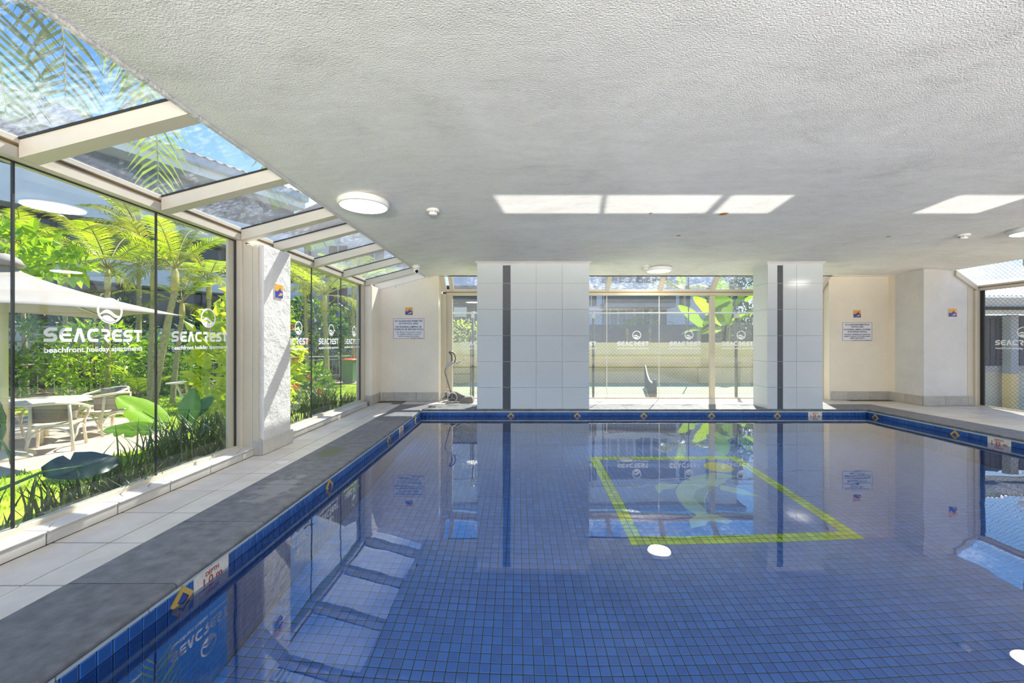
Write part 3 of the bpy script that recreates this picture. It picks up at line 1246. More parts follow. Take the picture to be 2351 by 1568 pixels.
win2 = struct('window_2', label='left glazed bay beyond the white pier with white lettering')
edges2 = [4.44, 5.317, 6.2, 6.95]
for a, b in zip(edges2[:-1], edges2[1:]):
    pane_x('pane', win2, GX, a + 0.004, b - 0.004, 0.105, LT)
    decal(win2, (GX + 0.007, (4.92, 5.80, 6.62)[edges2.index(a)], 1.06), '+x')
for y in edges2[1:-1]:
    obj('gasket', MB().box(GX - 0.006, GX + 0.006, y - 0.005, y + 0.005, 0.105, LT), M_gasket, win2)
obj('gasket', MB().box(GX - 0.008, GX + 0.008, 6.945, 6.958, 0.105, LT), M_gasket, win2)
obj('bottom_rail', MB().box(GX - 0.03, GX + 0.026, 4.44, 7.0, 0.06, 0.104), M_frame, win2)
obj('jamb', MB().box(GX - 0.03, GX - 0.008, 6.88, 7.0, 0.06, LT), M_frame, win2)
obj('jamb', MB().cbox(GX - 0.06, GX + 0.05, 6.96, 7.06, 0.02, LT + 0.01), M_frame, win2)

# header beam with its ochre groove
hd = struct('trim_3', label='cream header beam above the left glazing')
obj('beam', MB().cbox(GX - 0.06, -2.625, -2.15, 7.5, LT, 2.125, 0.004), M_frame, hd)
obj('groove', MB().box(GX - 0.05, -2.640, -2.15, 7.5, 2.125, 2.140), M_groove, hd)
obj('beam', MB().cbox(GX - 0.06, -2.615, -2.15, 7.5, 2.140, 2.175, 0.003), M_frame, hd)

# skylight on the left: rafters and wet roof panes
sky1 = struct('window_3', label='sloping glass roof along the left wall with cream rafters')
XA, ZA, XB, ZB = -2.62, 2.165, -1.70, 2.405
sl = (ZB - ZA) / (XB - XA)
raf = [-1.30, -0.44, 0.42, 1.28, 2.14, 2.995, 3.862, 4.375, 5.25, 6.125, 7.02]
for y in raf:
    pr = [(XA - 0.0, ZA - 0.10), (XB, ZB - 0.10), (XB, ZB - 0.006), (XA, ZA - 0.006)]
    w = 0.092 if y != 7.02 else 0.09
    obj('rafter', MB().prism(pr, 'y', y, y + w), M_frame, sky1)
    pr = [(XA - 0.04, ZA - 0.04 * sl - 0.006), (XB, ZB - 0.006), (XB, ZB + 0.006), (XA - 0.04, ZA - 0.04 * sl + 0.006)]
    obj('gasket', MB().prism(pr, 'y', y - 0.008, y + w + 0.008), M_gasket, sky1)
for a, b in zip(raf, raf[1:] + [7.51]):
    x0, x1 = XA - 0.05, XB + 0.05
    pr = [(x0, ZA - 0.05 * sl + 0.002), (x1, ZB + 0.05 * sl + 0.002), (x1, ZB + 0.05 * sl + 0.010), (x0, ZA - 0.05 * sl + 0.010)]
    obj('pane', MB().prism(pr, 'y', a + 0.10, b - 0.008), M_sky_glass, sky1)

# sill of stone tiles
sill = struct('trim_4', label='low stone tiled sill along the left glazing')
obj('bed', MB().box(GX - 0.06, -2.556, -2.0, 7.0, -0.02, 0.068), M_grout, sill)
sj = [3.375 + 0.392 * k for k in range(-13, 10)]
for a, b in zip(sj[:-1], sj[1:]):
    if b > 7.06:
        b = 7.06
    if a > 7.0:
        continue
    parts = [(a, b)]
    if a < 3.95 < b:
        parts = [(a, 3.95)]
    elif a >= 3.95 and b <= 4.45:
        continue
    elif a < 4.45 < b:
        parts = [(4.45, b)]
    for p, q in parts:
        obj('sill_tile', MB().cbox(GX + 0.022, -2.535, p + 0.003, q - 0.003, 0.066, 0.078, 0.003), M_sillt, sill)
        obj('sill_tile', MB().cbox(-2.556, -2.542, p + 0.003, q - 0.003, 0.002, 0.066, 0.002), M_sillt, sill)

# white pier between the two bays, cream cover panel, tile plinth
pr = struct('wall_pier', label='white trowelled pier between the two left glazed bays')
obj('pier_body', MB().cbox(GX - 0.10, -2.468, 3.955, 4.44, 0.0, 2.05, 0.012), M_pier, pr)
obj('cover_panel', MB().cbox(GX + 0.04, -2.555, 3.915, 3.953, 0.03, 2.03, 0.003), M_frame, pr)
obj('cover_panel', MB().cbox(-2.556, -2.505, 3.925, 3.956, 0.03, 2.02, 0.003), M_frame, pr)
for (a, b) in ((3.935, 4.235), (4.239, 4.455)):
    obj('plinth_tile', MB().cbox(-2.47, -2.452, a, b, 0.003, 0.145, 0.002), M_sillt, pr)
obj('plinth_tile', MB().cbox(-2.57, -2.470, 3.92, 3.938, 0.003, 0.145, 0.002), M_base, pr)

# ------------------------------------------------------------------ far left wall and corner
wl = struct('wall_far_left', label='cream wall at the far left with the warning sign')
WY = 7.50
poly = [(-2.70, 0.0), (-1.45, 0.0), (-1.45, 2.38), (-1.72, 2.395), (-2.70, 2.14)]
obj('wall_body', MB().prism(poly, 'y', WY, YG + 0.05), M_wall, wl)
obj('corner_post', MB().cbox(GX - 0.08, -2.53, 7.06, WY + 0.01, 0.0, 2.075, 0.02), M_wall, wl)
bl = struct('baseboard_far_left', label='grey stone tile plinth under the far left wall')
for a, b in ((-2.49, -2.27), (-2.267, -1.86), (-1.857, -1.45)):
    obj('plinth_tile', MB().cbox(a, b, WY - 0.016, WY, 0.003, 0.165, 0.002), M_base, bl)
obj('plinth_tile', MB().cbox(-2.53, -2.514, 7.06, WY - 0.016, 0.003, 0.165, 0.002), M_base, bl)
obj('plinth_tile', MB().cbox(-2.66, -2.514, 7.045, 7.06, 0.003, 0.165, 0.002), M_base, bl)

# ------------------------------------------------------------------ far glazing
win4 = struct('window_4', label='far glazed wall behind the columns with white lettering')
FT = 1.985
mull = [-1.26, -0.295, 0.714, 1.721, 2.729, 3.736, 4.74, 5.80]
for a, b in zip(mull[:-1], mull[1:]):
    obj('pane', MB().box(a + 0.004, b - 0.004, YG - 0.005, YG + 0.005, 0.02, FT), M_far_glass, win4)
    decal(win4, ((a + b) / 2 + 0.0, YG - 0.007, 1.018), '-y')
for i, x in enumerate(mull[1:-1]):
    if abs(x - 3.736) < 0.01:
        obj('mullion', MB().cbox(x - 0.035, x + 0.052, YG - 0.045, YG + 0.03, 0.0, FT), M_frame, win4)
    else:
        obj('gasket', MB().box(x - 0.006, x + 0.006, YG - 0.007, YG + 0.007, 0.02, FT), M_offwhite, win4)
obj('mullion', MB().cbox(-1.36, -1.25, YG - 0.04, YG + 0.04, 0.0, FT + 0.02), M_frame, win4)
obj('mullion', MB().cbox(5.78, 5.87, YG - 0.04, YG + 0.04, 0.0, FT + 0.02), M_frame, win4)
obj('side_panel', MB().cbox(-1.45, -1.36, YG - 0.12, YG + 0.04, 0.0, FT + 0.02), M_frame, win4)
obj('bottom_rail', MB().box(-1.26, 5.8, YG - 0.02, YG + 0.02, 0.0, 0.02), M_frame, win4)
obj('header', MB().cbox(-1.36, 5.87, YG - 0.05, YG + 0.05, FT, 2.035, 0.003), M_frame, win4)
obj('groove', MB().box(-1.36, 5.87, YG - 0.036, YG + 0.05, 2.035, 2.052), M_groove, win4)
obj('header', MB().cbox(-1.36, 5.87, YG - 0.045, YG + 0.05, 2.052, 2.10, 0.003), M_frame, win4)
sky2 = struct('window_5', label='narrow sloping glass roof above the far glazing')
for x in mull:
    p = [(YG - 0.03, 2.05), (YG - 0.03, 2.135), (7.58, 2.42), (7.58, 2.31)]
    obj('rafter', MB().prism(p, 'x', x - 0.035, x + 0.045), M_frame, sky2)
for a, b in zip(mull[:-1], mull[1:]):
    p = [(YG, 2.105), (YG, 2.113), (7.56, 2.445), (7.56, 2.437)]
    obj('pane', MB().prism(p, 'x', a + 0.045, b - 0.035), M_sky_glass, sky2)
obj('rafter', MB().prism([(YG - 0.03, 2.05), (YG - 0.03, 2.135), (7.58, 2.42), (7.58, 2.31)], 'x', -1.45, -1.36), M_frame, sky2)

# ------------------------------------------------------------------ right walls
wr = struct('wall_far_right', label='cream wall at the far right with the warning sign')
obj('wall_body', MB().box(5.87, 7.2, 7.65, YG + 0.05, 0.0, 2.33), M_wall, wr)
obj('wall_body', MB().cbox(5.85, 6.99, 7.645, 7.66, 0.0, 2.33, 0.004), M_wall, wr)
wr2 = struct('wall_right', label='cream return wall and rough pier at the right')
ydiag = 6.97
obj('wall_return', MB().prism([(6.965, 7.66), (6.955, 6.985), (7.2, 6.985), (7.2, 7.7)], 'z', 0.0, 2.345), M_wall, wr2)
poly = [(6.955, 0.0), (7.70, 0.0), (7.70, 2.10), (7.46, 2.315), (6.955, 2.345)]
obj('wall_body', MB().prism(poly, 'y', 6.97, 7.5), M_pier, wr2)
obj('cover_panel', MB().prism([(7.70, 0.0), (7.80, 0.0), (7.80, 2.0), (7.70, 2.09)], 'y', 6.965, 7.2), M_frame, wr2)
br = struct('baseboard_right', label='grey stone tile plinth under the right walls')
for a, b in ((5.87, 6.19), (6.193, 6.585), (6.588, 6.95)):
    obj('plinth_tile', MB().cbox(a, b, 7.63, 7.646, 0.003, 0.165, 0.002), M_base, br)
for a, b in ((6.985, 7.29), (7.293, 7.63)):
    obj('plinth_tile', MB().cbox(6.938, 6.954, a, b, 0.003, 0.165, 0.002), M_base, br)
for a, b in ((6.945, 7.305), (7.308, 7.70), (7.703, 7.80)):
    obj('plinth_tile', MB().cbox(a, b, 6.952, 6.968, 0.003, 0.165, 0.002), M_base, br)

win6 = struct('window_6', label='right glazed wall with white lettering')
RT = 1.965
re_ = [6.90, 5.93, 4.96, 3.99, 3.02, 2.05, 1.08, 0.1, -0.9, -1.9]
for a, b in zip(re_[1:], re_[:-1]):
    obj('pane', MB().box(RX - 0.005, RX + 0.005, a + 0.004, b - 0.004, 0.02, RT), M_glass, win6)
    if a > 3.9:
        decal(win6, (RX - 0.007, (a + b) / 2, 1.04), '-x')
for y in re_[1:-1]:
    obj('gasket', MB().box(RX - 0.006, RX + 0.006, y - 0.005, y + 0.005, 0.02, RT), M_gasket, win6)
obj('jamb', MB().cbox(RX - 0.09, RX + 0.05, 6.935, 7.0, 0.0, RT + 0.01), M_frame, win6)
obj('gasket', MB().box(RX - 0.012, RX + 0.012, 6.88, 6.935, 0.02, RT), M_gasket, win6)
obj('bottom_rail', MB().box(RX - 0.015, RX + 0.02, -1.9, 6.95, 0.0, 0.02), M_frame, win6)
obj('header', MB().cbox(RX - 0.04, RX + 0.06, -1.9, 7.0, RT, 2.01, 0.003), M_frame, win6)
obj('groove', MB().box(RX - 0.028, RX + 0.05, -1.9, 7.0, 2.01, 2.022), M_groove, win6)
obj('header', MB().cbox(RX - 0.05, RX + 0.06, -1.9, 7.0, 2.022, 2.055, 0.003), M_frame, win6)
sky3 = struct('window_7', label='sloping glass roof along the right wall with cream rafters')
for y in [6.93] + re_[1:-1]:
    p = [(7.47, 2.22), (7.84, 1.965), (7.84, 2.05), (7.47, 2.315)]
    obj('rafter', MB().prism(p, 'y', y, y + 0.09), M_frame, sky3)
for a, b in zip(re_[1:-1], [6.93] + re_[1:-2]):
    p = [(7.46, 2.325), (7.90, 2.055), (7.90, 2.063), (7.46, 2.333)]
    obj('pane', MB().prism(p, 'y', a + 0.09, b), M_sky_glass, sky3)

# ------------------------------------------------------------------ ceiling fittings
def ceiling_lamp(x, y, label, group='round ceiling lights'):
    z = ceil_z(x, y)
    t = thing('ceiling_light', label, 'ceiling light', (x, y, z), 0, group)
    obj('lamp_body', MB().lathe([(0.0, 0.01), (0.185, 0.01), (0.212, -0.004), (0.217, -0.03), (0.21, -0.05), (0.198, -0.058), (0.195, -0.052)], 0, 0, 48), M_white, t, True)
    obj('diffuser', MB().lathe([(0.0, -0.059), (0.12, -0.059), (0.185, -0.057), (0.197, -0.052)], 0, 0, 48), M_diff, t, True)
    d = bpy.data.lights.new('lamp', 'AREA')
    d.shape = 'DISK'
    d.size = 0.38
    d.energy = LAMP_W
    d.color = (1.0, 0.93, 0.82)
    o = bpy.data.objects.new('lamp', d)
    COL.objects.link(o)
    o.location = (x, y, z - 0.065)
    return t


ceiling_lamp(-1.34, 3.55, 'round white ceiling light near the left skylight')
ceiling_lamp(2.46, 7.08, 'round white ceiling light in front of the far glazing between the columns')
ceiling_lamp(5.93, 4.66, 'round white ceiling light cut by the right edge of the photo')

def detector(x, y, label):
    z = ceil_z(x, y)
    t = thing('smoke_detector', label, 'smoke detector', (x, y, z), 0, 'smoke detectors')
    obj('base', MB().lathe([(0.0, 0.008), (0.062, 0.008), (0.064, -0.018), (0.058, -0.026), (0.0, -0.026)], 0, 0, 28), M_offwhite, t, True)
    obj('sensor_cap', MB().lathe([(0.0, -0.026), (0.038, -0.026), (0.036, -0.034), (0.044, -0.036), (0.04, -0.052), (0.0, -0.054)], 0, 0, 24), M_white, t, True)
    mb = MB()
    for k in range(8):
        a = 2 * PI * k / 8
        mb.box(0.039 * math.cos(a) - 0.003, 0.039 * math.cos(a) + 0.003, 0.039 * math.sin(a) - 0.003, 0.039 * math.sin(a) + 0.003, -0.037, -0.026)
    obj('sensor_slot', mb, M_greyp, t, kind='stuff')


detector(-0.83, 4.0, 'small white smoke detector right of the left ceiling light')
detector(2.19, 6.95, 'small white smoke detector beside the far ceiling light')
detector(5.42, 4.95, 'small white smoke detector left of the right ceiling light')

cz_ = ceil_z(-1.58, 6.55)
sc = thing('security_camera', 'white dome security camera at the ceiling edge in the far left corner', 'security camera', (-1.60, 6.45, cz_))
obj('mount', MB().lathe([(0.0, 0.01), (0.062, 0.01), (0.062, -0.03), (0.05, -0.055), (0.0, -0.06)], 0, 0, 28), M_white, sc, True)
bm_ = MB().lathe([(0.0, -0.05), (0.04, -0.055), (0.047, -0.08), (0.04, -0.115), (0.02, -0.128), (0.0, -0.13)], 0, 0, 24)
obj('eyeball', bm_, M_white, sc, True)
ln = MB().tube([(0.012, -0.03, -0.095), (0.018, -0.052, -0.103)], [0.026, 0.024], 16)
lo = obj('lens', ln, M_lens, sc)
cb = MB().tube([(-1.50, 7.2, ceil_z(-1.5, 7.2) - 0.008), (-1.48, 7.46, 2.31), (-1.70, 7.485, 2.275), (-2.20, 7.485, 2.14), (-2.60, 7.485, 2.04)], 0.006, 6)
obj('cable', cb, M_offwhite, wl)
for x, z in ((-1.62, 2.285), (-2.25, 2.11)):
    obj('cable_clip', MB().cbox(x - 0.012, x + 0.012, 7.478, 7.5, z - 0.02, z + 0.015, 0.002), M_offwhite, wl)

# ------------------------------------------------------------------ wall plaques and signs
def plaque(face, p, label, s=0.135):
    t = thing('wave_plaque', label, 'tile', p, 0, 'orange and blue wave plaques')
    base = flat_matrix((0, 0, 0), face)
    put('backing', MB().cbox(-s / 2 - 0.003, s / 2 + 0.003, -s / 2 - 0.003, s / 2 + 0.003, 0, 0.008, 0.002).mesh('backing', M_ivory), t, base)
    q = s / 2
    put('sky_glaze', MB().box(-q, q, -q * 0.2, q, 0.004, 0.0092).mesh('sky_glaze', M_orange), t, base)
    wv = [(-q, -q), (q, -q), (q, -0.05 * q), (0.75 * q, 0.0), (0.45 * q, 0.2 * q), (0.3 * q, 0.55 * q), (0.1 * q, 0.3 * q), (-0.2 * q, 0.05 * q), (-0.6 * q, -0.12 * q), (-q, 0.0)]
    mb = MB().prism(wv, 'z', 0.004, 0.0105)
    put('wave', mb.mesh('wave', M_blueg), t, base)
    fish = [(0.9 * q, -0.42 * q), (0.6 * q, -0.2 * q), (0.3 * q, -0.28 * q), (-0.1 * q, -0.62 * q), (-0.3 * q, -0.85 * q), (0.1 * q, -0.72 * q), (0.5 * q, -0.7 * q)]
    put('fish', MB().prism(fish, 'z', 0.006, 0.0118).mesh('fish', M_pink), t, base)
    shell = [(-0.8 * q, 0.25 * q), (-0.65 * q, 0.6 * q), (-0.35 * q, 0.85 * q), (-0.05 * q, 0.8 * q), (-0.3 * q, 0.55 * q), (-0.55 * q, 0.4 * q)]
    put('shell', MB().prism(shell, 'z', 0.006, 0.0112).mesh('shell', M_pink), t, base)


plaque('+x', (-2.468, 4.20, 1.62), 'orange and blue wave plaque on the white pier between the left glazed bays')
plaque('-y', (wx(939, WY), WY, 1.1 + 69.5 * WY / 935), 'orange and blue wave plaque above the red bordered sign')
plaque('-y', (wx(1967, 7.645), 7.645, 1.1 + 63.5 * 7.645 / 935), 'orange and blue wave plaque above the sign on the far right wall')
plaque('-y', (wx(2186, 6.97), 6.97, 1.1 + 66 * 6.97 / 935), 'orange and blue wave plaque alone on the rough right pier')


def sign(p, w, h, lines, label, border):
    t = thing('warning_sign', label, 'sign', p)
    base = flat_matrix((0, 0, 0), '-y')
    put('board', MB().cbox(-w / 2, w / 2, -h / 2, h / 2, 0, 0.006, 0.001).mesh('board', M_signw), t, base)
    bw = 0.012
    mb = MB()
    stroke(mb, [(-w / 2 + bw, -h / 2 + bw), (w / 2 - bw, -h / 2 + bw), (w / 2 - bw, h / 2 - bw), (-w / 2 + bw, h / 2 - bw)], 0.007 if border is M_redp else 0.005, True)
    put('border', mb.mesh('border', border), t, base @ Matrix.Translation((0, 0, 0.0062)))
    for (txt, y, s, wd, mat, sh, xo) in lines:
        put('lettering', text_mesh(txt, s, mat, 'CENTER', sh, wd, 0.0009 if mat is M_navy else 0.0003), t, base @ Matrix.Translation((xo, y, 0.0068)))


sw, sh_ = 0.585, 0.395
sc1 = 7.5 / 935
u_ = lambda n: (781.5 - 753) * 0 + n
sign((wx(938.5, WY), WY, 1.1 + (782 - 752.5) * sc1), sw, sh_,
     [('NO GLASSWARE PERMITTED', 0.125, 0.044, 0.51, M_navy, 0, 0), ('IN THE POOL AREA', 0.080, 0.044, 0.35, M_navy, 0, 0),
      ('NO RUNNING, JUMPING OR', 0.018, 0.044, 0.475, M_navy, 0, 0), ('DIVING IN OR AROUND POOLS', -0.028, 0.044, 0.53, M_navy, 0, 0),
      ('The Body Corporate accepts', -0.078, 0.040, 0.475, M_greyp, 0.25, 0), ('no liability which it occurs', -0.116, 0.040, 0.435, M_greyp, 0.25, 0),
      ('whilst using this facility', -0.153, 0.040, 0.385, M_greyp, 0.25, 0), ('THE BODY CORPORATE', -0.180, 0.020, 0.22, M_greyp, 0, 0.15)],
     'white pool rules sign with a red border on the far left wall', M_redp)
sign((wx(1967.5, 7.645), 7.645, 1.1 + (782 - 759.5) * 7.645 / 935), 0.575, 0.36,
     [('NO GLASSWARE PERMITTED IN', 0.118, 0.038, 0.45, M_navy, 0, 0), ('THE POOL AREA', 0.078, 0.038, 0.235, M_navy, 0, 0),
      ('NO RUNNING, JUMPING, OR DIVING', 0.028, 0.038, 0.50, M_navy, 0, 0), ('IN OR AROUND THE POOL', -0.015, 0.038, 0.36, M_navy, 0, 0),
      ('THE BODY CORPORATE ACCEPTS NO', -0.062, 0.028, 0.49, M_navy, 0, 0), ('LIABILITY WHICH IT OCCURS WHILST', -0.097, 0.028, 0.50, M_navy, 0, 0),
      ('USING THIS FACILITY', -0.131, 0.028, 0.28, M_navy, 0, 0), ('BY ORDER THE BODY CORPORATE', -0.166, 0.020, 0.36, M_greyp, 0, 0.08)],
     'white pool rules sign with a thin grey border on the far right wall', M_greyp)

# ------------------------------------------------------------------ wheeled cleaner by the far left glazing
M_clean = pbr('warm_grey_plastic', (0.20, 0.185, 0.165), 0.45)
M_clean2 = pbr('pale_grey_plastic', (0.50, 0.48, 0.45), 0.4)
M_dark = pbr('dark_plastic', (0.035, 0.033, 0.03), 0.5)
M_alu = pbr('dull_aluminium', (0.22, 0.21, 0.19), 0.35, 0.4)
CY = 7.33
cl = thing('wheeled_cleaner', 'grey upright wheeled cleaner with bent pole and loop handle beside the far glazing', 'cleaner', (-1.10, CY, 0.0))
cx = lambda px: wx(px, CY) + 1.10
czz = lambda py: 1.1 + (782 - py) / 935 * CY
WR = 0.095
for (px, dy_) in ((1039.8, -0.05), (1022.5, 0.06)):
    x = cx(px)
    w = MB()
    N = 36
    rim = [(x + (WR - 0.012) * math.cos(2 * PI * k / N), dy_, WR + (WR - 0.012) * math.sin(2 * PI * k / N)) for k in range(N)]
    w.tube(rim, 0.0125, 8, closed=True)
    wo = obj('wheel', w, M_clean2, cl, True)
    hb = MB().tube([(x, dy_ - 0.022, WR), (x, dy_ + 0.022, WR)], 0.026, 16)
    for k in range(3):
        a = PI / 2 + 2 * PI * k / 3
        hb.tube([(x + 0.015 * math.cos(a), dy_, WR + 0.015 * math.sin(a)), (x + 0.075 * math.cos(a), dy_, WR + 0.075 * math.sin(a))], [0.022, 0.014], 8)
    obj('spokes', hb, M_clean, wo)
obj('axle', MB().tube([(cx(1039.8), -0.05, WR), (cx(1022.5), 0.06, WR)], 0.02, 10), M_dark, cl)
pole = [(cx(1035), 0, czz(899)), (cx(1029), 0, czz(878)), (cx(1023), 0, czz(858)), (cx(1021.4), 0, czz(850)), (cx(1022.3), 0, czz(846)), (cx(1025), 0, czz(842))]
obj('pole', MB().tube(pole, 0.0105, 10), M_alu, cl, True)
hb = [(cx(1022.5), czz(839)), (cx(1024), czz(843.5)), (cx(1029), czz(842.5)), (cx(1037), czz(837)), (cx(1043), czz(830)), (cx(1036), czz(828)), (cx(1031), czz(829.5))]
obj('control_box', MB().prism([(p[0], p[1]) for p in hb], 'y', -0.035, 0.035), M_clean2, cl)
lp = [(cx(1037), 0, czz(829)), (cx(1037.5), 0, czz(820)), (cx(1037), 0, czz(813)), (cx(1033), 0, czz(808.5)), (cx(1030.5), 0, czz(806.5)), (cx(1035), 0, czz(805.5)), (cx(1040), 0, czz(808)), (cx(1044), 0, czz(813)), (cx(1046), 0, czz(820)), (cx(1044.5), 0, czz(827)), (cx(1041), 0, czz(832))]
obj('loop_handle', MB().tube(lp, [0.016, 0.017, 0.018, 0.018, 0.014, 0.016, 0.016, 0.013, 0.012, 0.012, 0.012], 8), M_clean, cl, True)
cp = [(cx(1045), 0, czz(829)), (cx(1050), 0, czz(832)), (cx(1054), 0, czz(829)), (cx(1056.5), 0, czz(825.5))]
obj('hook', MB().tube(cp, [0.012, 0.018, 0.016, 0.012], 8), M_clean2, cl, True)
bd = [(cx(1032), 0.03), (cx(1034), czz(900)), (cx(1040), czz(897)), (cx(1049), czz(898)), (cx(1058), czz(903)), (cx(1066), czz(906)), (cx(1069), czz(912)), (cx(1060), 0.02)]
obj('body', MB().prism(bd, 'y', -0.03, 0.10), M_clean, cl)
hd_ = [(cx(1056.5), 0.0), (cx(1057), czz(914)), (cx(1072), czz(908.5)), (cx(1083), czz(908)), (cx(1086.5), czz(912)), (cx(1087.5), 0.012), (cx(1085), 0.0)]
obj('head', MB().prism(hd_, 'y', -0.09, 0.12), M_clean, cl)
fm = MB().tube([(cx(1009.5), 0.10, 0.01), (cx(1010.5), 0.10, czz(905)), (cx(1018), 0.10, czz(893)), (cx(1030), 0.09, czz(894))], 0.007, 8)
obj('stand', fm, M_clean2, cl, True)
# ------------------------------------------------------------------ outdoors: materials
M_lawn = leafmat('lawn_blades', (0.22, 0.36, 0.02), (0.48, 0.62, 0.05), 0.4, 0.6)
M_turf = pbr('lawn_soil_green', (0.30, 0.42, 0.04), 0.9, 0, 0.35, 1.2, 0.4, 30, 0.1)
M_soil = pbr('dark_mulch', (0.06, 0.05, 0.03), 0.95, 0, 0.4, 6, 0.6, 25, 0.1)
M_path = pbr('sandy_concrete', (0.52, 0.43, 0.32), 0.8, 0, 0.12, 2.5, 0.2, 90, 0.2)
M_leafA = leafmat('mid_green_leaf', (0.035, 0.11, 0.012), (0.20, 0.38, 0.03), 0.4)
M_leafB = leafmat('bright_green_leaf', (0.16, 0.32, 0.015), (0.42, 0.62, 0.03), 0.5)
M_leafY = leafmat('yellow_green_leaf', (0.25, 0.38, 0.02), (0.62, 0.70, 0.05), 0.5)
M_leafD = leafmat('dark_green_leaf', (0.012, 0.045, 0.012), (0.06, 0.14, 0.03), 0.3)
M_palmA = leafmat('palm_leaflet_green', (0.16, 0.27, 0.015), (0.52, 0.66, 0.05), 0.5)
M_palmB = leafmat('palm_leaflet_olive', (0.07, 0.13, 0.025), (0.36, 0.38, 0.07), 0.45)
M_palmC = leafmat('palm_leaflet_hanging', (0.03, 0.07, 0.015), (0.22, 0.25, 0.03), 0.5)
M_stem = pbr('palm_stem', (0.34, 0.30, 0.10), 0.6, 0, 0.3, 12)
M_trunk = pbr('ringed_palm_trunk', (0.36, 0.31, 0.13), 0.7, 0, 0.35, 22, 0.4, 30)
M_crown = pbr('yellow_crownshaft', (0.50, 0.42, 0.12), 0.5, 0, 0.25, 6)
M_bark = pbr('brown_bark', (0.16, 0.11, 0.06), 0.8, 0, 0.3, 12)
M_banana = leafmat('banana_leaf_lit', (0.20, 0.40, 0.02), (0.36, 0.58, 0.04), 0.5, 0.35)
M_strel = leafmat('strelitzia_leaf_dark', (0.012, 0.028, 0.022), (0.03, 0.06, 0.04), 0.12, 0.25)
M_strelB = leafmat('strelitzia_leaf_mid', (0.06, 0.16, 0.05), (0.16, 0.32, 0.07), 0.4, 0.3)
M_blade = leafmat('strappy_blade', (0.03, 0.06, 0.015), (0.15, 0.19, 0.05), 0.3)
M_flower = pbr('red_flower', (0.70, 0.10, 0.06), 0.5)
M_rail = pbr('cream_rail', (0.70, 0.62, 0.44), 0.45)
M_cane = pbr('cream_cane', (0.74, 0.66, 0.50), 0.5, 0, 0.06, 20)
M_canew = pbr('grey_woven_back', (0.26, 0.23, 0.18), 0.8, 0, 0.15, 80, 0.5, 200)
M_canvas = pbr('cream_canvas', (0.33, 0.30, 0.255), 0.85, 0, 0.04, 3)
M_umbpole = pbr('cream_pole', (0.74, 0.66, 0.48), 0.5)
M_binG = pbr('green_bin_plastic', (0.10, 0.23, 0.10), 0.45)
M_binR = pbr('red_bin_lid', (0.68, 0.13, 0.03), 0.45)
M_bwhite = pbr('white_concrete', (0.82, 0.82, 0.81), 0.7, 0, 0.04, 1.5)
M_bgrey = pbr('grey_wall', (0.40, 0.40, 0.41), 0.7, 0, 0.06, 2)
M_bdark = pbr('dark_grey_wall', (0.14, 0.13, 0.135), 0.6, 0, 0.12, 3)
M_bglass = pbr('dark_window_pane', (0.03, 0.035, 0.045), 0.08, spec=0.7)
M_rooft = pbr('terracotta_roof_tile', (0.48, 0.36, 0.27), 0.8, 0, 0.2, 8, island=0.1)
M_fascia = pbr('pale_grey_fascia', (0.55, 0.55, 0.55), 0.6)
M_court = pbr('pale_green_court', (0.33, 0.42, 0.21), 0.8, 0, 0.06, 1.5)
M_courtd = pbr('dark_green_court', (0.16, 0.25, 0.18), 0.8, 0, 0.06, 1.5)
M_cline = pbr('white_court_line', (0.75, 0.75, 0.72), 0.7)
M_bwall = pbr('beige_court_wall', (0.90, 0.64, 0.29), 0.75, 0, 0.05, 2)
M_bwall2 = pbr('tan_court_wall', (0.78, 0.54, 0.26), 0.75, 0, 0.05, 2)
M_wire = pbr('dark_wire', (0.05, 0.05, 0.052), 0.5)
M_post = pbr('dark_post', (0.045, 0.043, 0.042), 0.5)
M_galv = pbr('galvanised_rail', (0.42, 0.41, 0.40), 0.4)
M_net = pbr('black_net', (0.03, 0.03, 0.032), 0.8)
M_slat = pbr('charcoal_slat', (0.075, 0.08, 0.095), 0.6, island=0.15)
M_shed = pbr('cream_shed', (0.62, 0.57, 0.45), 0.7, 0, 0.05, 3)
M_roofm = pbr('pale_pinkish_roof', (0.55, 0.48, 0.45), 0.6)

# ------------------------------------------------------------------ ground surfaces
struct('ground', MB().box(-60, -2.62, -40, 70, -0.80, G0 - 0.04).box(8.02, 60, -40, 70, -0.80, G0 - 0.04).box(-2.62, 8.02, 8.06, 70, -0.80, G0 - 0.04).box(-2.62, 8.02, -40, YN - 0.01, -0.80, G0 - 0.04), M_soil, label='dark earth of the garden')
path = struct('paving', MB().prism([(-6.6, 4.9), (-5.9, 6.4), (-6.3, 7.4), (-8.3, 9.0), (-13.5, 9.6), (-15, 3), (-8, 2.0), (-7.2, 3.6)], 'z', G0 - 0.05, G0 + 0.004), M_path, label='sandy concrete paving under the garden table')
struct('footpath', MB().prism([(-8.9, 16.4), (-5.2, 16.4), (-4.8, 17.4), (-9.0, 17.4)], 'z', G0 - 0.05, G0 + 0.004), M_path, label='concrete strip in front of the green bin')
struct('terrace', MB().box(-14, 16, -16, YN - 0.02, G0 - 0.05, -0.08), M_path, label='pale terrace at the open end behind the camera')
LAWN = [(-3.9, -2.0), (-3.9, 7.2), (-3.0, 8.6), (-3.0, 15.8), (-7.6, 16.2), (-10.6, 14.0), (-12.2, 11.2), (-13.5, 9.6), (-8.3, 9.0), (-6.3, 7.4), (-5.9, 6.4), (-6.6, 4.9), (-7.2, 3.6), (-8.0, 2.0), (-9, -2)]
lawn = thing('lawn', 'bright sunlit green lawn between the glazing and the garden railing', 'lawn', (0, 0, 0))
lawn['kind'] = 'structure'
obj('turf', MB().prism(LAWN, 'z', G0 - 0.05, G0), M_turf, lawn)


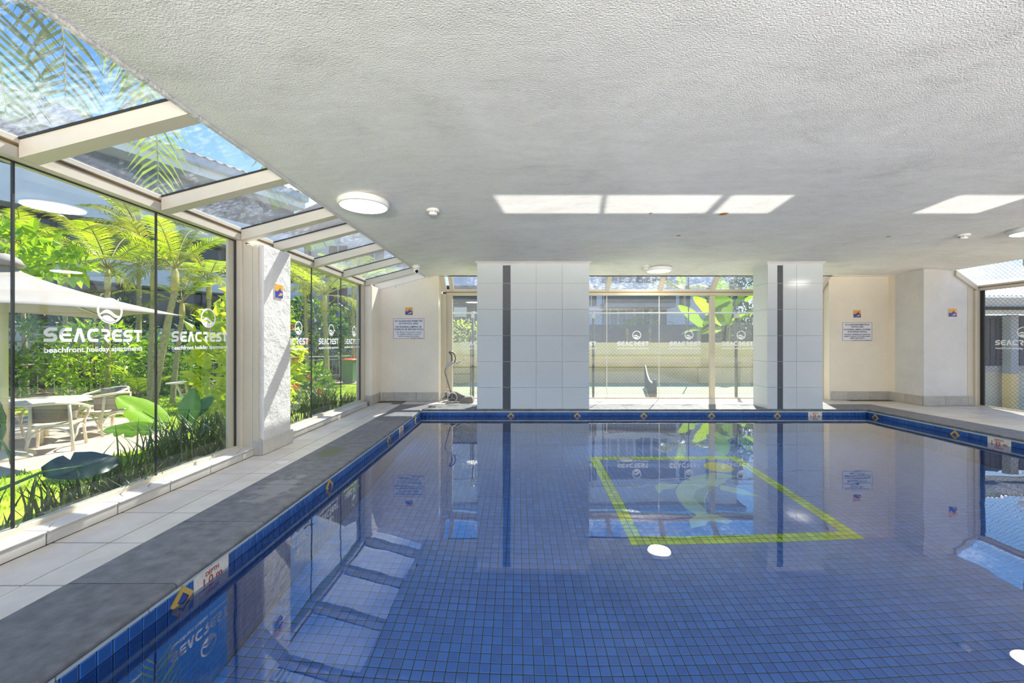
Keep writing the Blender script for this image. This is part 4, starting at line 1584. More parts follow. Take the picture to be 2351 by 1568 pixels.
def inside(p, poly):
    c = False
    j = len(poly) - 1
    for i in range(len(poly)):
        a, b = poly[i], poly[j]
        if (a[1] > p[1]) != (b[1] > p[1]) and p[0] < (b[0] - a[0]) * (p[1] - a[1]) / (b[1] - a[1]) + a[0]:
            c = not c
        j = i
    return c


def blades_mesh(name, pts, h, w, mat, parent, lean=0.35, kind='stuff', segs=2):
    """loose blades as one stuff mesh: each a bent strip"""
    mb = MB()
    for (x, y, z) in pts:
        a = random.uniform(0, 2 * PI)
        hh = h * random.uniform(0.6, 1.15)
        l = lean * random.uniform(0.2, 1.2) * hh
        dx, dy = math.cos(a), math.sin(a)
        px_, py_ = -dy * w / 2, dx * w / 2
        i = len(mb.v)
        mb.v += [(x - px_, y - py_, z), (x + px_, y + py_, z)]
        for s in range(1, segs):
            t = s / segs
            mb.v += [(x + dx * l * t * t - px_ * 0.8, y + dy * l * t * t - py_ * 0.8, z + hh * t * (1 - 0.15 * t)), (x + dx * l * t * t + px_ * 0.8, y + dy * l * t * t + py_ * 0.8, z + hh * t * (1 - 0.15 * t))]
            b = i + 2 * (s - 1)
            mb.f.append((b, b + 1, b + 3, b + 2))
        mb.v.append((x + dx * l, y + dy * l, z + hh * 0.85))
        b = i + 2 * (segs - 1)
        mb.f.append((b, b + 1, b + 2))
    return obj(name, mb, mat, parent, kind=kind)


pts = []
while len(pts) < 16000:
    y = random.uniform(2.0, 15.5)
    x = random.uniform(-11.5, -3.2)
    if inside((x, y), LAWN):
        pts.append((x, y, G0))
blades_mesh('grass_blades', pts, 0.07, 0.018, M_lawn, lawn)

# raised planting bed along the glazing
struct('garden_bed', MB().prism([(-3.75, 1.0), (-2.78, 1.0), (-2.78, 8.4), (-3.2, 8.6), (-3.75, 7.0)], 'z', G0 - 0.05, -0.15), M_turf, label='planting bed right outside the left glazing')
struct('back_bed', MB().prism([(-10.6, 14.2), (-7.6, 16.3), (-7.4, 17.6), (-11.5, 16.0), (-15.2, 12.2), (-14.5, 9.6), (-12.3, 11.3)], 'z', G0 - 0.05, G0 + 0.03), M_soil, label='mulched bed along the garden railing')

# ------------------------------------------------------------------ plant builders
def leaf_cloud(mb, centre, rad, n, size, asp=0.42, shell=0.55, up=0.3, flat_=0.0):
    c = np.array(centre)
    for _ in range(n):
        d = rng.normal(size=3)
        d /= np.linalg.norm(d)
        r = shell + (1 - shell) * rng.random() ** 0.6
        p = c + d * r * np.array(rad)
        s = size * (0.6 + 0.8 * rng.random())
        t = d * 0.7 + rng.normal(size=3) * 0.7 + np.array((0, 0, up - 0.3))
        t /= np.linalg.norm(t)
        sd = np.cross(t, rng.normal(size=3))
        sd /= np.linalg.norm(sd)
        nn_ = np.cross(t, sd)
        w = s * asp
        a = p
        b = p + t * s * 0.45 + sd * w * 0.5 + nn_ * s * 0.06
        e = p + t * s * 0.45 - sd * w * 0.5 + nn_ * s * 0.06
        f = p + t * s
        i = len(mb.v)
        mb.v += [tuple(a), tuple(b), tuple(f), tuple(e)]
        mb.f += [(i, i + 1, i + 2), (i, i + 2, i + 3)]


def shrub(name, label, cat, base, blobs, n, size, mat, group=None, stems=5, flowers=None, asp=0.42):
    """leafy bush: foliage as one stuff part, stems, optional flower heads"""
    t = thing(name, label, cat, base, 0, group)
    mb = MB()
    vol = sum(r[0] * r[1] + r[1] * r[2] for _, r in blobs)
    for c, r in blobs:
        leaf_cloud(mb, c, r, int(n * (r[0] * r[1] + r[1] * r[2]) / vol), size, asp)
    obj('foliage', mb, mat, t, kind='stuff')
    sm = MB()
    for k in range(stems):
        c, r = blobs[k % len(blobs)]
        a = random.uniform(0, 2 * PI)
        q = (c[0] + r[0] * 0.5 * math.cos(a), c[1] + r[1] * 0.5 * math.sin(a), c[2] + r[2] * 0.5)
        sm.tube([(0.1 * math.cos(a), 0.1 * math.sin(a), -0.02), (q[0] * 0.5, q[1] * 0.5, q[2] * 0.5), q], [0.028, 0.02, 0.008], 6)
    obj('stems', sm, M_bark, t, True)
    if flowers:
        for (x, y, z) in flowers:
            fm = MB()
            leaf_cloud(fm, (x, y, z), (0.05, 0.05, 0.04), 26, 0.055, 0.6, 0.3)
            obj('flower_head', fm, M_flower, t)
    return t


def frond_mesh(name, L, rise, droop, leaf, n, mat, stiff=0.5, twist=0.0, petiole=0.18):
    """feather palm frond growing along +X from the origin, arching over; leaflets hang from both sides"""
    def P(t):
        return Vector((L * (t - 0.18 * droop * t ** 3), 0, rise * L * t - droop * L * t ** 2.2 * 0.75))
    rach, leaves = MB(), MB()
    N = 12
    rach.tube([P(k / N) for k in range(N + 1)], [0.016 * (1 - 0.8 * k / N) + 0.002 for k in range(N + 1)], 5)
    for k in range(n):
        t = petiole + (1 - petiole) * (k + 0.5) / n
        p = P(t)
        tan = (P(min(1, t + 0.02)) - P(t - 0.02)).normalized()
        ll = leaf * math.sin(PI * (0.14 + 0.80 * (t - petiole) / (1 - petiole))) ** 0.6
        for s in (-1, 1):
            side = Vector((0, s, 0))
            up = side.cross(tan) * s
            fw = 0.35 + 0.55 * t
            d = (side * random.uniform(0.85, 1.1) + tan * fw + Vector((0, 0, 0.28 * (1 - t)))).normalized()
            a = p
            m = p + d * ll * 0.5
            e = p + d * ll * 0.92 + Vector((0, 0, -ll * (1 - stiff) * random.uniform(0.35, 0.65)))
            wv = tan * (0.020 + 0.012 * (leaf / 0.5))
            m = m + Vector((0, 0, -ll * 0.04))
            i = len(leaves.v)
            leaves.v += [tuple(a - wv * 0.35), tuple(a + wv * 0.35), tuple(m + wv * 0.5), tuple(m - wv * 0.5), tuple(e)]
            leaves.f += [(i, i + 1, i + 2, i + 3), (i + 3, i + 2, i + 4)]
    return rach.mesh(name + '_rachis', M_stem, True), leaves.mesh(name + '_leaflets', mat)


FR = {}
for key, args in {'a': (1.7, 0.55, 0.55, 0.48, 34, M_palmA, 0.55), 'b': (1.6, 0.75, 0.55, 0.45, 32, M_palmA, 0.6), 'c': (1.6, 0.30, 0.60, 0.46, 30, M_palmB, 0.35), 'd': (1.9, 0.9, 0.8, 0.5, 36, M_palmB, 0.4)}.items():
    FR[key] = frond_mesh('frond', *args)


def palm(name, label, base, crown, nf, scale=1.0, r=0.06, kinds='abcd', group='garden palms', lean=None, seed=0):
    rr = random.Random(seed)
    t = thing(name, label, 'palm', base, 0, group)
    B, C = Vector(base), Vector(crown)
    d = C - B
    pts, rad = [], []
    N = 26
    for k in range(N + 1):
        s = k / N
        pts.append(Vector((d.x * s ** 1.3, d.y * s ** 1.3, d.z * 0.84 * s)))
        rad.append(r * (1.15 - 0.3 * s) * (1.06 if k % 2 else 0.97))
    obj('trunk', MB().tube(pts, rad, 10), M_trunk, t, True)
    e = pts[-1]
    obj('crownshaft', MB().tube([e - Vector((0, 0, 0.02)), e + (d - e) * 0.35, e + (d - e) * 0.8, d], [r * 1.05, r * 1.2, r * 0.9, r * 0.35], 10), M_crown, t, True)
    for k in range(nf):
        key = kinds[k % len(kinds)]
        o = bpy.data.objects.new('frond', FR[key][0])
        COL.objects.link(o)
        o.parent = t
        o.location = d - Vector((0, 0, 0.03 * (k % 3)))
        o.rotation_euler = (0, rr.uniform(-0.45, 0.25), 2 * PI * k / nf + rr.uniform(-0.25, 0.25))
        o.scale = (scale * rr.uniform(0.85, 1.12),) * 3
        l = bpy.data.objects.new('leaflets', FR[key][1])
        COL.objects.link(l)
        l.parent = o
        l['kind'] = 'stuff'
    return t


def broad_leaf(L, W, curl=0.25, fold=0.2, notches=(), n=14):
    """big paddle leaf along +X with a sunken midrib and ripples"""
    mb = MB()
    rows = []
    for k in range(n + 1):
        t = k / n
        w = W * (math.sin(PI * min(1, t * 0.93 + 0.05)) ** 0.62) * (1 - 0.12 * t)
        cut = any(abs(t - nt) < 0.6 / n for nt in notches)
        x, zc = L * t, -curl * L * t * t
        row = []
        for j in range(-4, 5):
            s = j / 4
            y = s * w / 2 * (0.5 if cut and s > 0 else 1.0)
            z = zc + fold * abs(s) * w * 0.5 - 0.10 * w * s * s + 0.010 * W * 6 * math.sin(t * 26 + abs(s) * 3) * abs(s) * 0.2
            row.append((x, y, z))
        rows.append(row)
    mb.sheet(rows)
    return mb


def rot_to(d, up=Vector((0, 0, 1)), roll=0.0):
    x = Vector(d).normalized()
    y = Vector(up).cross(x)
    if y.length < 1e-4:
        y = Vector((0, 1, 0))
    y.normalize()
    z = x.cross(y)
    m = Matrix((x, y, z)).transposed().to_4x4()
    return m @ Matrix.Rotation(roll, 4, 'X')


def paddle_plant(name, label, base, leaves, mat, group=None, cat='plant'):
    """leaves: (attach point, direction, length, width, roll, notches, curl, material)"""
    t = thing(name, label, cat, base, 0, group)
    B = Vector(base)
    for (p, d, L, W, roll, notches, curl, m_) in leaves:
        p = Vector(p) - B
        lf = broad_leaf(L, W, curl, 0.25, notches)
        mt = rot_to(d, roll=roll)
        mt.translation = p
        o = put('leaf', lf.mesh('leaf', m_ or mat, True), t, mt)
        mid = (p * 0.5) + Vector((0, 0, 0.10))
        s = MB().tube([Vector((random.uniform(-.05, .05), random.uniform(-.05, .05), 0)), mid, p, p + Vector(d).normalized() * L * 0.5 + Vector((0, 0, -curl * L * 0.25))], [0.016, 0.012, 0.009, 0.004], 6)
        obj('stalk', s, M_strelB, t, True)
    return t


# ------------------------------------------------------------------ shrubs and hedges, left garden
shrub('croton_shrub', 'tall yellow green shrub with red flowers right behind the white pier', 'shrub', (-4.55, 6.9, G0),
      [((0, 0, 1.25), (0.75, 0.85, 1.2)), ((0.15, -0.35, 0.55), (0.65, 0.6, 0.5)), ((-0.1, 0.25, 2.0), (0.5, 0.6, 0.75))], 1700, 0.21, M_leafY, stems=7,
      flowers=[(0.5, -0.3, 1.55), (0.62, 0.1, 1.95), (0.55, 0.45, 1.35), (0.6, 0.35, 0.9), (0.45, -0.5, 2.3), (0.6, 0.7, 1.7)], asp=0.5)
shrub('ixora_shrub', 'dark rounded shrub with a few red flowers low behind the second left bay', 'shrub', (-4.55, 8.9, G0),
      [((0, 0, 0.60), (0.5, 0.55, 0.6))], 700, 0.15, M_leafA, stems=4, flowers=[(0.4, -0.35, 0.65), (0.2, -0.4, 0.95), (0.45, -0.2, 0.45)], asp=0.5)
for i, (x, y, rx, ry, h, lab, m) in enumerate((
        (-13.6, 10.6, 1.3, 1.2, 2.35, 'tall leafy hedge bush behind the umbrella pole in front of the railing', M_leafA),
        (-12.3, 11.9, 1.2, 1.1, 2.2, 'leafy bush behind the garden table beside the railing', M_leafB),
        (-11.3, 13.2, 1.1, 1.0, 1.9, 'leafy bush in front of the railing left of the palms', M_leafA),
        (-15.4, 9.2, 1.4, 1.2, 2.3, 'leafy bush at the left end of the railing', M_leafB))):
    shrub('leafy_bush', lab, 'shrub', (x, y, G0), [((0, 0, h * 0.62), (rx, ry, h * 0.45)), ((0.2, -0.3, h * 0.35), (rx * 0.8, ry * 0.8, h * 0.35))], 1500, 0.17, m, 'bushes along the garden railing', 8)
for i, (x, y, rx, ry, rz, n, lab, m) in enumerate((
        (-10.4, 20.5, 1.9, 1.5, 2.1, 1500, 'dense dark hedge behind the railing left of the bin', M_leafA),
        (-7.8, 22.3, 2.0, 1.5, 2.5, 1700, 'dense hedge behind the railing and the green bin', M_leafA),
        (-5.6, 22.8, 2.0, 1.6, 3.0, 1700, 'tall hedge behind the right end of the railing', M_leafB),
        (-13.3, 18.0, 1.8, 1.4, 1.6, 1200, 'dark shrubs behind the middle of the railing', M_leafD),
        (-16.2, 15.6, 2.0, 1.5, 1.9, 1200, 'dark shrubs behind the left part of the railing', M_leafD),
        (-4.0, 17.5, 0.9, 1.4, 2.0, 1100, 'hedge at the garden side corner beyond the second left bay', M_leafA))):
    shrub('hedge', lab, 'hedge', (x, y, G0), [((0, 0, rz * 0.9), (rx, ry, rz))], n, 0.26, m, 'hedges behind the garden railing', 6)
# low plants in the back bed
for i, (x, y, lab) in enumerate(((-10.2, 14.4, 'striped strappy plant at the back edge of the lawn'), (-9.4, 15.0, 'second strappy plant at the back edge of the lawn beside the palms'), (-8.6, 15.6, 'strappy plant at the lawn edge right of the palm stems'))):
    t = thing('strappy_plant', lab, 'plant', (x, y, G0), 0, 'strappy plants along the lawn edge')
    blades_mesh('blades', [(random.gauss(0, 0.13), random.gauss(0, 0.13), 0) for _ in range(90)], 0.75, 0.045, M_blade, t, 0.5, segs=3)

# broad leaved tree branches high at the left edge
tb = thing('broadleaf_tree', 'light green broadleaf branches hanging at the upper left of the first bay', 'tree', (-10.8, 7.2, G0))
mb = MB()
for c, r, n in (((0.6, 0.9, 3.6), (0.75, 0.75, 0.45), 230), ((1.3, 1.3, 3.35), (0.4, 0.4, 0.3), 90), ((0.2, 1.3, 3.1), (0.6, 0.5, 0.4), 130)):
    leaf_cloud(mb, c, r, n, 0.30, 0.42)
obj('foliage', mb, M_leafB, tb, kind='stuff')
obj('trunk', MB().tube([(-0.6, 0, 0), (-0.5, 0.1, 1.6), (-0.1, 0.5, 2.7), (0.6, 0.9, 3.5)], [0.07, 0.06, 0.045, 0.02], 8), M_bark, tb, True)
obj('branch', MB().tube([(-0.1, 0.5, 2.7), (0.5, 1.0, 3.1), (1.3, 1.3, 3.35)], [0.035, 0.025, 0.01], 6), M_bark, tb, True)

# ------------------------------------------------------------------ garden palms
wz = lambda py, y: 1.1 + (782 - py) / 935 * y


def palm_px(px, py, y, bpx, nf, scale, r, label, seed, by=None, kinds='abcd'):
    by = by or y
    palm('cane_palm', label, (wx(bpx, by), by, G0), (wx(px, y), y, wz(py, y)), nf, scale, r, kinds, seed=seed)


palm_px(402, 612, 10.0, 352, 11, 1.0, 0.075, 'golden cane palm with a yellow crownshaft in the middle of the first left bay', 1)
palm_px(352, 612, 11.0, 344, 9, 0.95, 0.06, 'slender cane palm just behind the joint between two panes', 2)
palm_px(247, 612, 11.5, 246, 11, 1.15, 0.065, 'cane palm whose crown stands above the umbrella tip', 3)
palm_px(418, 690, 11.2, 396, 8, 0.8, 0.06, 'shorter cane palm beside the tallest crownshaft', 4)
palm_px(480, 640, 12.0, 476, 10, 1.15, 0.06, 'cane palm at the right end of the first left bay', 5)
palm_px(150, 600, 12.5, 150, 12, 1.3, 0.06, 'cane palm behind the umbrella canopy', 6, kinds='adbc')
palm_px(50, 590, 13.0, 60, 12, 1.35, 0.06, 'cane palm at the left edge behind the umbrella peak', 7, kinds='acdb')
palm_px(320, 530, 14.0, 318, 11, 1.3, 0.07, 'tall olive cane palm under the second rafter', 8, kinds='cdcb')
palm_px(745, 672, 13.0, 752, 12, 1.0, 0.075, 'cane palm in the middle of the second left bay', 9)
palm_px(700, 640, 15.0, 706, 11, 1.25, 0.06, 'cane palm at the left of the second bay behind the shrub', 10, kinds='acdb')
palm_px(810, 655, 17.0, 812, 12, 1.3, 0.06, 'cane palm at the right end of the second bay', 11, kinds='acdb')
# low young palm by the railing
t = thing('young_palm', 'low young palm in front of the railing', 'palm', (wx(320, 12.0), 12.0, G0), 0, 'garden palms')
for k in range(7):
    key = 'ab'[k % 2]
    o = bpy.data.objects.new('frond', FR[key][0])
    COL.objects.link(o)
    o.parent = t
    o.rotation_euler = (0, -0.45 - 0.1 * (k % 3), 2 * PI * k / 7)
    o.scale = (0.8,) * 3
    l = bpy.data.objects.new('leaflets', FR[key][1])
    COL.objects.link(l)
    l.parent = o
    l['kind'] = 'stuff'

# tall palm whose fronds hang over the left skylight
op = thing('coconut_palm', 'tall palm with long fronds hanging over the left skylight', 'palm', (-6.6, 2.4, G0))
CR = Vector((0.9, 0.9, 5.9))
obj('trunk', MB().tube([(0, 0, 0), (0.2, 0.2, 2.5), (0.6, 0.6, 4.6), CR], [0.14, 0.11, 0.10, 0.12], 12), M_trunk, op, True)


def hanging_frond(tip, mid, leaf, n, mat, wd=0.050):
    """frond from the crown over `mid` and down to `tip` (world points)"""
    B = Vector(op.location)
    p0, p1, p2 = CR, Vector(mid) - B, Vector(tip) - B
    def P(t):
        return p0 * (1 - t) ** 2 + p1 * 2 * t * (1 - t) + p2 * t * t
    rach, lv = MB(), MB()
    rach.tube([P(k / 16) for k in range(17)], [0.02 * (1 - 0.85 * k / 16) + 0.002 for k in range(17)], 6)
    out = (Vector(tip) + Vector((2.5, -2.0, -2.0)) - Vector(tip)).normalized()
    for k in range(n):
        t = 0.22 + 0.78 * (k + 0.5) / n
        p = P(t)
        tan = (P(min(1, t + 0.01)) - P(t - 0.01)).normalized()
        ll = leaf * math.sin(PI * (0.2 + 0.72 * t)) ** 0.5
        side0 = tan.cross(out).normalized()
        for s in (-1, 1):
            d = (side0 * s * random.uniform(0.8, 1.05) + tan * random.uniform(0.8, 1.25)).normalized()
            m = p + d * ll * 0.5
            e = p + d * ll * 0.9 + Vector((0, 0, -0.18 * ll * random.uniform(0.6, 1.5)))
            wv = tan * wd
            i = len(lv.v)
            lv.v += [tuple(p - wv * 0.35), tuple(p + wv * 0.35), tuple(m + wv * 0.5), tuple(m - wv * 0.5), tuple(e)]
            lv.f += [(i, i + 1, i + 2, i + 3), (i + 3, i + 2, i + 4)]
    o = obj('frond', rach, M_stem, op, True)
    link('leaflets', lv.mesh('leaflets', mat), o, kind='stuff')


def at(px, py, y):
    return (wx(px, y), y, wz(py, y))


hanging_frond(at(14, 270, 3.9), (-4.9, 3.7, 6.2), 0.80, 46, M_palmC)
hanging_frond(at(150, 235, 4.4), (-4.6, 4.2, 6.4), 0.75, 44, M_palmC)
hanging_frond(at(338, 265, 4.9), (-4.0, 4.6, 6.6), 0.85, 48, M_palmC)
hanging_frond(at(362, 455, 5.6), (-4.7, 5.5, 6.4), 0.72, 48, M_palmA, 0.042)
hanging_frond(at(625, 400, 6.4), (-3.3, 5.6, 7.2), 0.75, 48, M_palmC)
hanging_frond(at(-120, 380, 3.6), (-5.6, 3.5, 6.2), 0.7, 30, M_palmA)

# ------------------------------------------------------------------ strappy clumps and paddle leaves along the glazing
clumps = [(-2.95, 2.3), (-2.95, 2.75), (-3.05, 3.05), (-3.0, 3.35), (-3.2, 3.7), (-3.35, 4.0), (-3.1, 4.3), (-3.3, 4.6), (-3.05, 4.9), (-3.3, 5.6), (-3.0, 6.1), (-3.2, 6.6), (-3.0, 7.1), (-3.2, 7.6)]
cl_n = ['first', 'second', 'third', 'fourth', 'fifth', 'sixth', 'seventh', 'eighth', 'ninth', 'tenth', 'eleventh', 'twelfth', 'thirteenth', 'fourteenth']
for k, (x, y) in enumerate(clumps):
    t = thing('grass_clump', f'strappy grass clump outside the left glazing, {cl_n[k]} of fourteen counted from the camera', 'grass', (x, y, -0.15), 0, 'strappy grass clumps along the left glazing')
    n = 40 if k == 0 else 110 if k < 4 else 100
    blades_mesh('blades', [(random.gauss(0, 0.13), random.gauss(0, 0.17), 0) for _ in range(n)], 0.42 if k < 4 else 0.60 if k < 12 else 0.38, 0.015, M_blade, t, 0.55, segs=3)

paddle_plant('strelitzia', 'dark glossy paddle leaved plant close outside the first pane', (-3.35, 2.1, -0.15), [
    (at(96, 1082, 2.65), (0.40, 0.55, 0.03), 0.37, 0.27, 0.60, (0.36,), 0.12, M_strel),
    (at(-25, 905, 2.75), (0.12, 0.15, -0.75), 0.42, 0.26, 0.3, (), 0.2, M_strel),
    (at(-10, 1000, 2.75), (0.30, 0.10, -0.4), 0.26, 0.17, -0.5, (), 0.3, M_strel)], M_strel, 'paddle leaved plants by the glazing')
paddle_plant('strelitzia', 'sunlit lime paddle leaves in the middle of the first left bay', (-3.55, 4.1, -0.15), [
    (at(383, 975, 4.15), (-0.62, -0.12, 0.42), 0.52, 0.30, -0.55, (0.7,), -0.05, M_banana),
    (at(425, 985, 4.35), (0.02, 0.2, 0.9), 0.44, 0.22, 0.4, (), 0.05, M_strelB),
    (at(430, 960, 4.5), (0.35, 0.3, 0.5), 0.32, 0.18, 0.9, (), 0.1, M_strelB),
    (at(365, 985, 3.9), (-0.75, -0.05, 0.02), 0.5, 0.2, -0.7, (0.3, 0.6, 0.8), 0.02, M_leafB)], M_banana, 'paddle leaved plants by the glazing')

# ------------------------------------------------------------------ umbrella, table, chairs
def umbrella():
    c = Vector((-7.45, 5.9, G0))
    t = thing('garden_umbrella', 'large cream canvas umbrella over the garden table', 'umbrella', c)
    ax = Vector((-0.89, 0.45, 0)) * 1.32
    ay = Vector((0.45, 0.89, 0)) * 1.62
    corners = [ax + ay, -ax + ay, -ax - ay, ax - ay]
    edge, peak = 2.13, 2.90
    mb = MB()
    N = 10
    for k in range(4):
        a, b = corners[k], corners[(k + 1) % 4]
        rows = []
        for i in range(N + 1):
            s = i / N
            row = []
            for j in range(9):
                u = j / 8
                q = a.lerp(b, u)
                sag = 0.12 * math.sin(PI * u) * s                      # scalloped free edge
                p = q * s * (1 - 0.05 * math.sin(PI * u) * s)
                z = peak - (peak - edge) * (s ** 0.62) + sag * 0.5 + 0.04 * math.sin(PI * u) * math.sin(PI * s)
                row.append((p.x, p.y, z))
            rows.append(row)
        mb.sheet(rows)
    co = obj('canopy', mb, M_canvas, t, True)
    m = co.modifiers.new('thickness', 'SOLIDIFY')
    m.thickness = 0.006
    obj('pole', MB().tube([(0, 0, 0), (0, 0, 2.88)], 0.05, 14), M_umbpole, t, True)
    obj('base', MB().lathe([(0.0, 0.12), (0.08, 0.12), (0.30, 0.06), (0.33, 0.0)], 0, 0, 28), M_umbpole, t, True)
    cap = MB().lathe([(0.22, 2.80), (0.16, 2.91), (0.06, 2.97), (0.0, 2.98)], 0, 0, 16)
    obj('vent_cap', cap, M_canvas, t, True)
    for q in corners:
        rb = MB().tube([(0, 0, 2.74), (q.x * 0.5, q.y * 0.5, 2.36), (q.x * 0.97, q.y * 0.97, edge - 0.005)], 0.012, 6)
        obj('rib', rb, M_rail, t, True)
    obj('fitting', MB().tube([(corners[3] * 0.5 + corners[0] * 0.5 + Vector((0, 0, edge - 0.02))) - Vector((0.05, 0.1, 0)), (corners[3] * 0.5 + corners[0] * 0.5 + Vector((0, 0, edge - 0.03))) + Vector((0.05, 0.1, 0))], 0.022, 8), M_galv, t)


umbrella()

tx, ty = -8.15, 7.0
tb_ = thing('garden_table', 'round cream garden table under the umbrella', 'table', (tx, ty, G0))
obj('table_top', MB().lathe([(0.0, 0.70), (0.62, 0.70), (0.66, 0.685), (0.66, 0.665), (0.60, 0.655), (0.0, 0.655)], 0, 0, 40), M_cane, tb_, True)
for k in range(4):
    a = PI / 4 + PI / 2 * k
    obj('leg', MB().tube([(0.40 * math.cos(a), 0.40 * math.sin(a), 0.66), (0.34 * math.cos(a), 0.34 * math.sin(a), 0.3), (0.42 * math.cos(a), 0.42 * math.sin(a), 0)], 0.035, 8), M_cane, tb_, True)
obj('brace', MB().tube([(0.34 * math.cos(PI / 4 + 2 * PI * k / 4), 0.34 * math.sin(PI / 4 + 2 * PI * k / 4), 0.3) for k in range(4)], 0.018, 6, closed=True), M_cane, tb_, True)


def chair_proto():
    """cane tub armchair facing +Y: wrapped back, arms that sweep down into the front legs"""
    t = thing('cane_armchair', 'proto', 'chair', (0, 0, 0), 0, 'cream cane armchairs round the garden table')
    seat = MB()
    rows = []
    for i in range(9):
        v = -0.24 + 0.5 * i / 8
        rows.append([((-0.25 + 0.5 * j / 8) * (0.86 + 0.14 * i / 8), v, 0.43 + 0.012 * math.cos(PI * (j - 4) / 8) - 0.01 * (i == 0)) for j in range(9)])
    seat.sheet(rows)
    so = obj('seat', seat, M_cane, t, True)
    m = so.modifiers.new('thickness', 'SOLIDIFY')
    m.thickness = 0.05
    # wrapped back panel
    bp = MB()
    rows = []
    for i in range(7):
        z = 0.46 + 0.29 * i / 6
        f = i / 6
        row = []
        for j in range(13):
            a = math.radians(180 + 15 + 150 * j / 12)
            row.append(((0.25 + 0.035 * f) * math.cos(a), -0.02 + (0.25 + 0.075 * f) * math.sin(a), z))
        rows.append(row)
    bp.sheet(rows)
    bo = obj('back_panel', bp, M_canew, t, True)
    m = bo.modifiers.new('thickness', 'SOLIDIFY')
    m.thickness = 0.012
    # top rail from arm to arm
    tr = [(-0.31, 0.27, 0.60), (-0.315, 0.15, 0.645), (-0.305, 0.0, 0.68)]
    tr += [(0.293 * math.cos(math.radians(180 + 10 + 160 * j / 10)), -0.02 + 0.335 * math.sin(math.radians(180 + 10 + 160 * j / 10)), 0.70 + 0.06 * math.sin(PI * j / 10)) for j in range(11)]
    tr += [(0.305, 0.0, 0.68), (0.315, 0.15, 0.645), (0.31, 0.27, 0.60)]
    obj('top_rail', MB().tube(tr, 0.021, 8), M_cane, t, True)
    for s in (-1, 1):
        obj('leg', MB().tube([(s * 0.31, 0.27, 0.60), (s * 0.29, 0.30, 0.50), (s * 0.26, 0.26, 0.42), (s * 0.255, 0.25, 0.25), (s * 0.275, 0.29, 0.0)], 0.021, 8), M_cane, t, True)
        obj('leg', MB().tube([(s * 0.20, -0.27, 0.72), (s * 0.21, -0.24, 0.45), (s * 0.225, -0.23, 0.25), (s * 0.25, -0.30, 0.0)], 0.021, 8), M_cane, t, True)
        arch = [(s * 0.258, 0.25, 0.16)] + [(s * 0.265, 0.02 + 0.22 * math.cos(a), 0.20 + 0.17 * math.sin(a)) for a in np.linspace(0.3, PI - 0.3, 9)] + [(s * 0.235, -0.23, 0.16)]
        obj('side_arch', MB().tube(arch, 0.014, 6), M_cane, t, True)
    arch = [(0.22 * math.cos(a), -0.245, 0.20 + 0.17 * math.sin(a)) for a in np.linspace(0.2, PI - 0.2, 9)]
    obj('back_arch', MB().tube(arch, 0.014, 6), M_cane, t, True)
    return t


ch0 = chair_proto()
ch0['label'] = 'cane armchair with its woven back turned to the camera in front of the garden table'
ch0.location = (-7.27, 6.42, G0)
ch0.rotation_euler = (0, 0, math.radians(35))
KIDS = {}
for x, y, rz, lab in ((-7.62, 7.55, 78, 'cane armchair at the right of the garden table seen from the side'),
                      (-8.25, 8.15, 168, 'cane armchair behind the garden table facing the camera'),
                      (-9.1, 7.0, -92, 'cane armchair half hidden at the left of the garden table')):
    c = copy_tree(ch0)
    c.location = (x, y, G0)
    c.rotation_euler = (0, 0, math.radians(rz))
    c['label'] = lab

st = thing('side_table', 'small cream square table on splayed legs on the lawn', 'table', (wx(440, 9.95), 9.95, G0), 0.25)
obj('table_top', MB().cbox(-0.40, 0.40, -0.30, 0.30, 0.69, 0.72, 0.008), M_cane, st)
for sx in (-1, 1):
    for sy in (-1, 1):
        obj('leg', MB().tube([(sx * 0.22, sy * 0.2, 0.69), (sx * 0.13, sy * 0.12, 0.32), (sx * 0.2, sy * 0.2, 0.0)], 0.024, 8), M_cane, st, True)
obj('stretcher', MB().tube([(-0.13, 0, 0.32), (0.13, 0, 0.32)], 0.016, 6), M_cane, st)

# ------------------------------------------------------------------ garden railing
rl = thing('garden_railing', 'cream tubular railing along the back of the garden', 'railing', (0, 0, G0))
RP = [Vector((-15.6, 11.2, 0)), Vector((-14.9, 12.2, 0)), Vector((-12.3, 16.2, 0)), Vector((-8.5, 19.5, 0)), Vector((-5.0, 20.6, 0))]
obj('top_rail', MB().tube([p + Vector((0, 0, 0.99)) for p in RP], 0.030, 8), M_rail, rl, True)
obj('upper_rail', MB().tube([p + Vector((0, 0, 0.84)) for p in RP], 0.020, 6), M_rail, rl, True)
obj('lower_rail', MB().tube([p + Vector((0, 0, 0.10)) for p in RP], 0.020, 6), M_rail, rl, True)
bal = MB().tube([(0, 0, 0.10), (0, 0, 0.84)], 0.010, 5).mesh('baluster', M_rail)
pst = MB().cbox(-0.03, 0.03, -0.03, 0.03, 0, 0.98, 0.004).mesh('post', M_rail)
for a, b in zip(RP[:-1], RP[1:]):
    L = (b - a).length
    n = int(L / 0.165)
    for k in range(n):
        p = a.lerp(b, k / n)
        o = link('post' if k % 13 == 0 else 'baluster', pst if k % 13 == 0 else bal, rl, p)

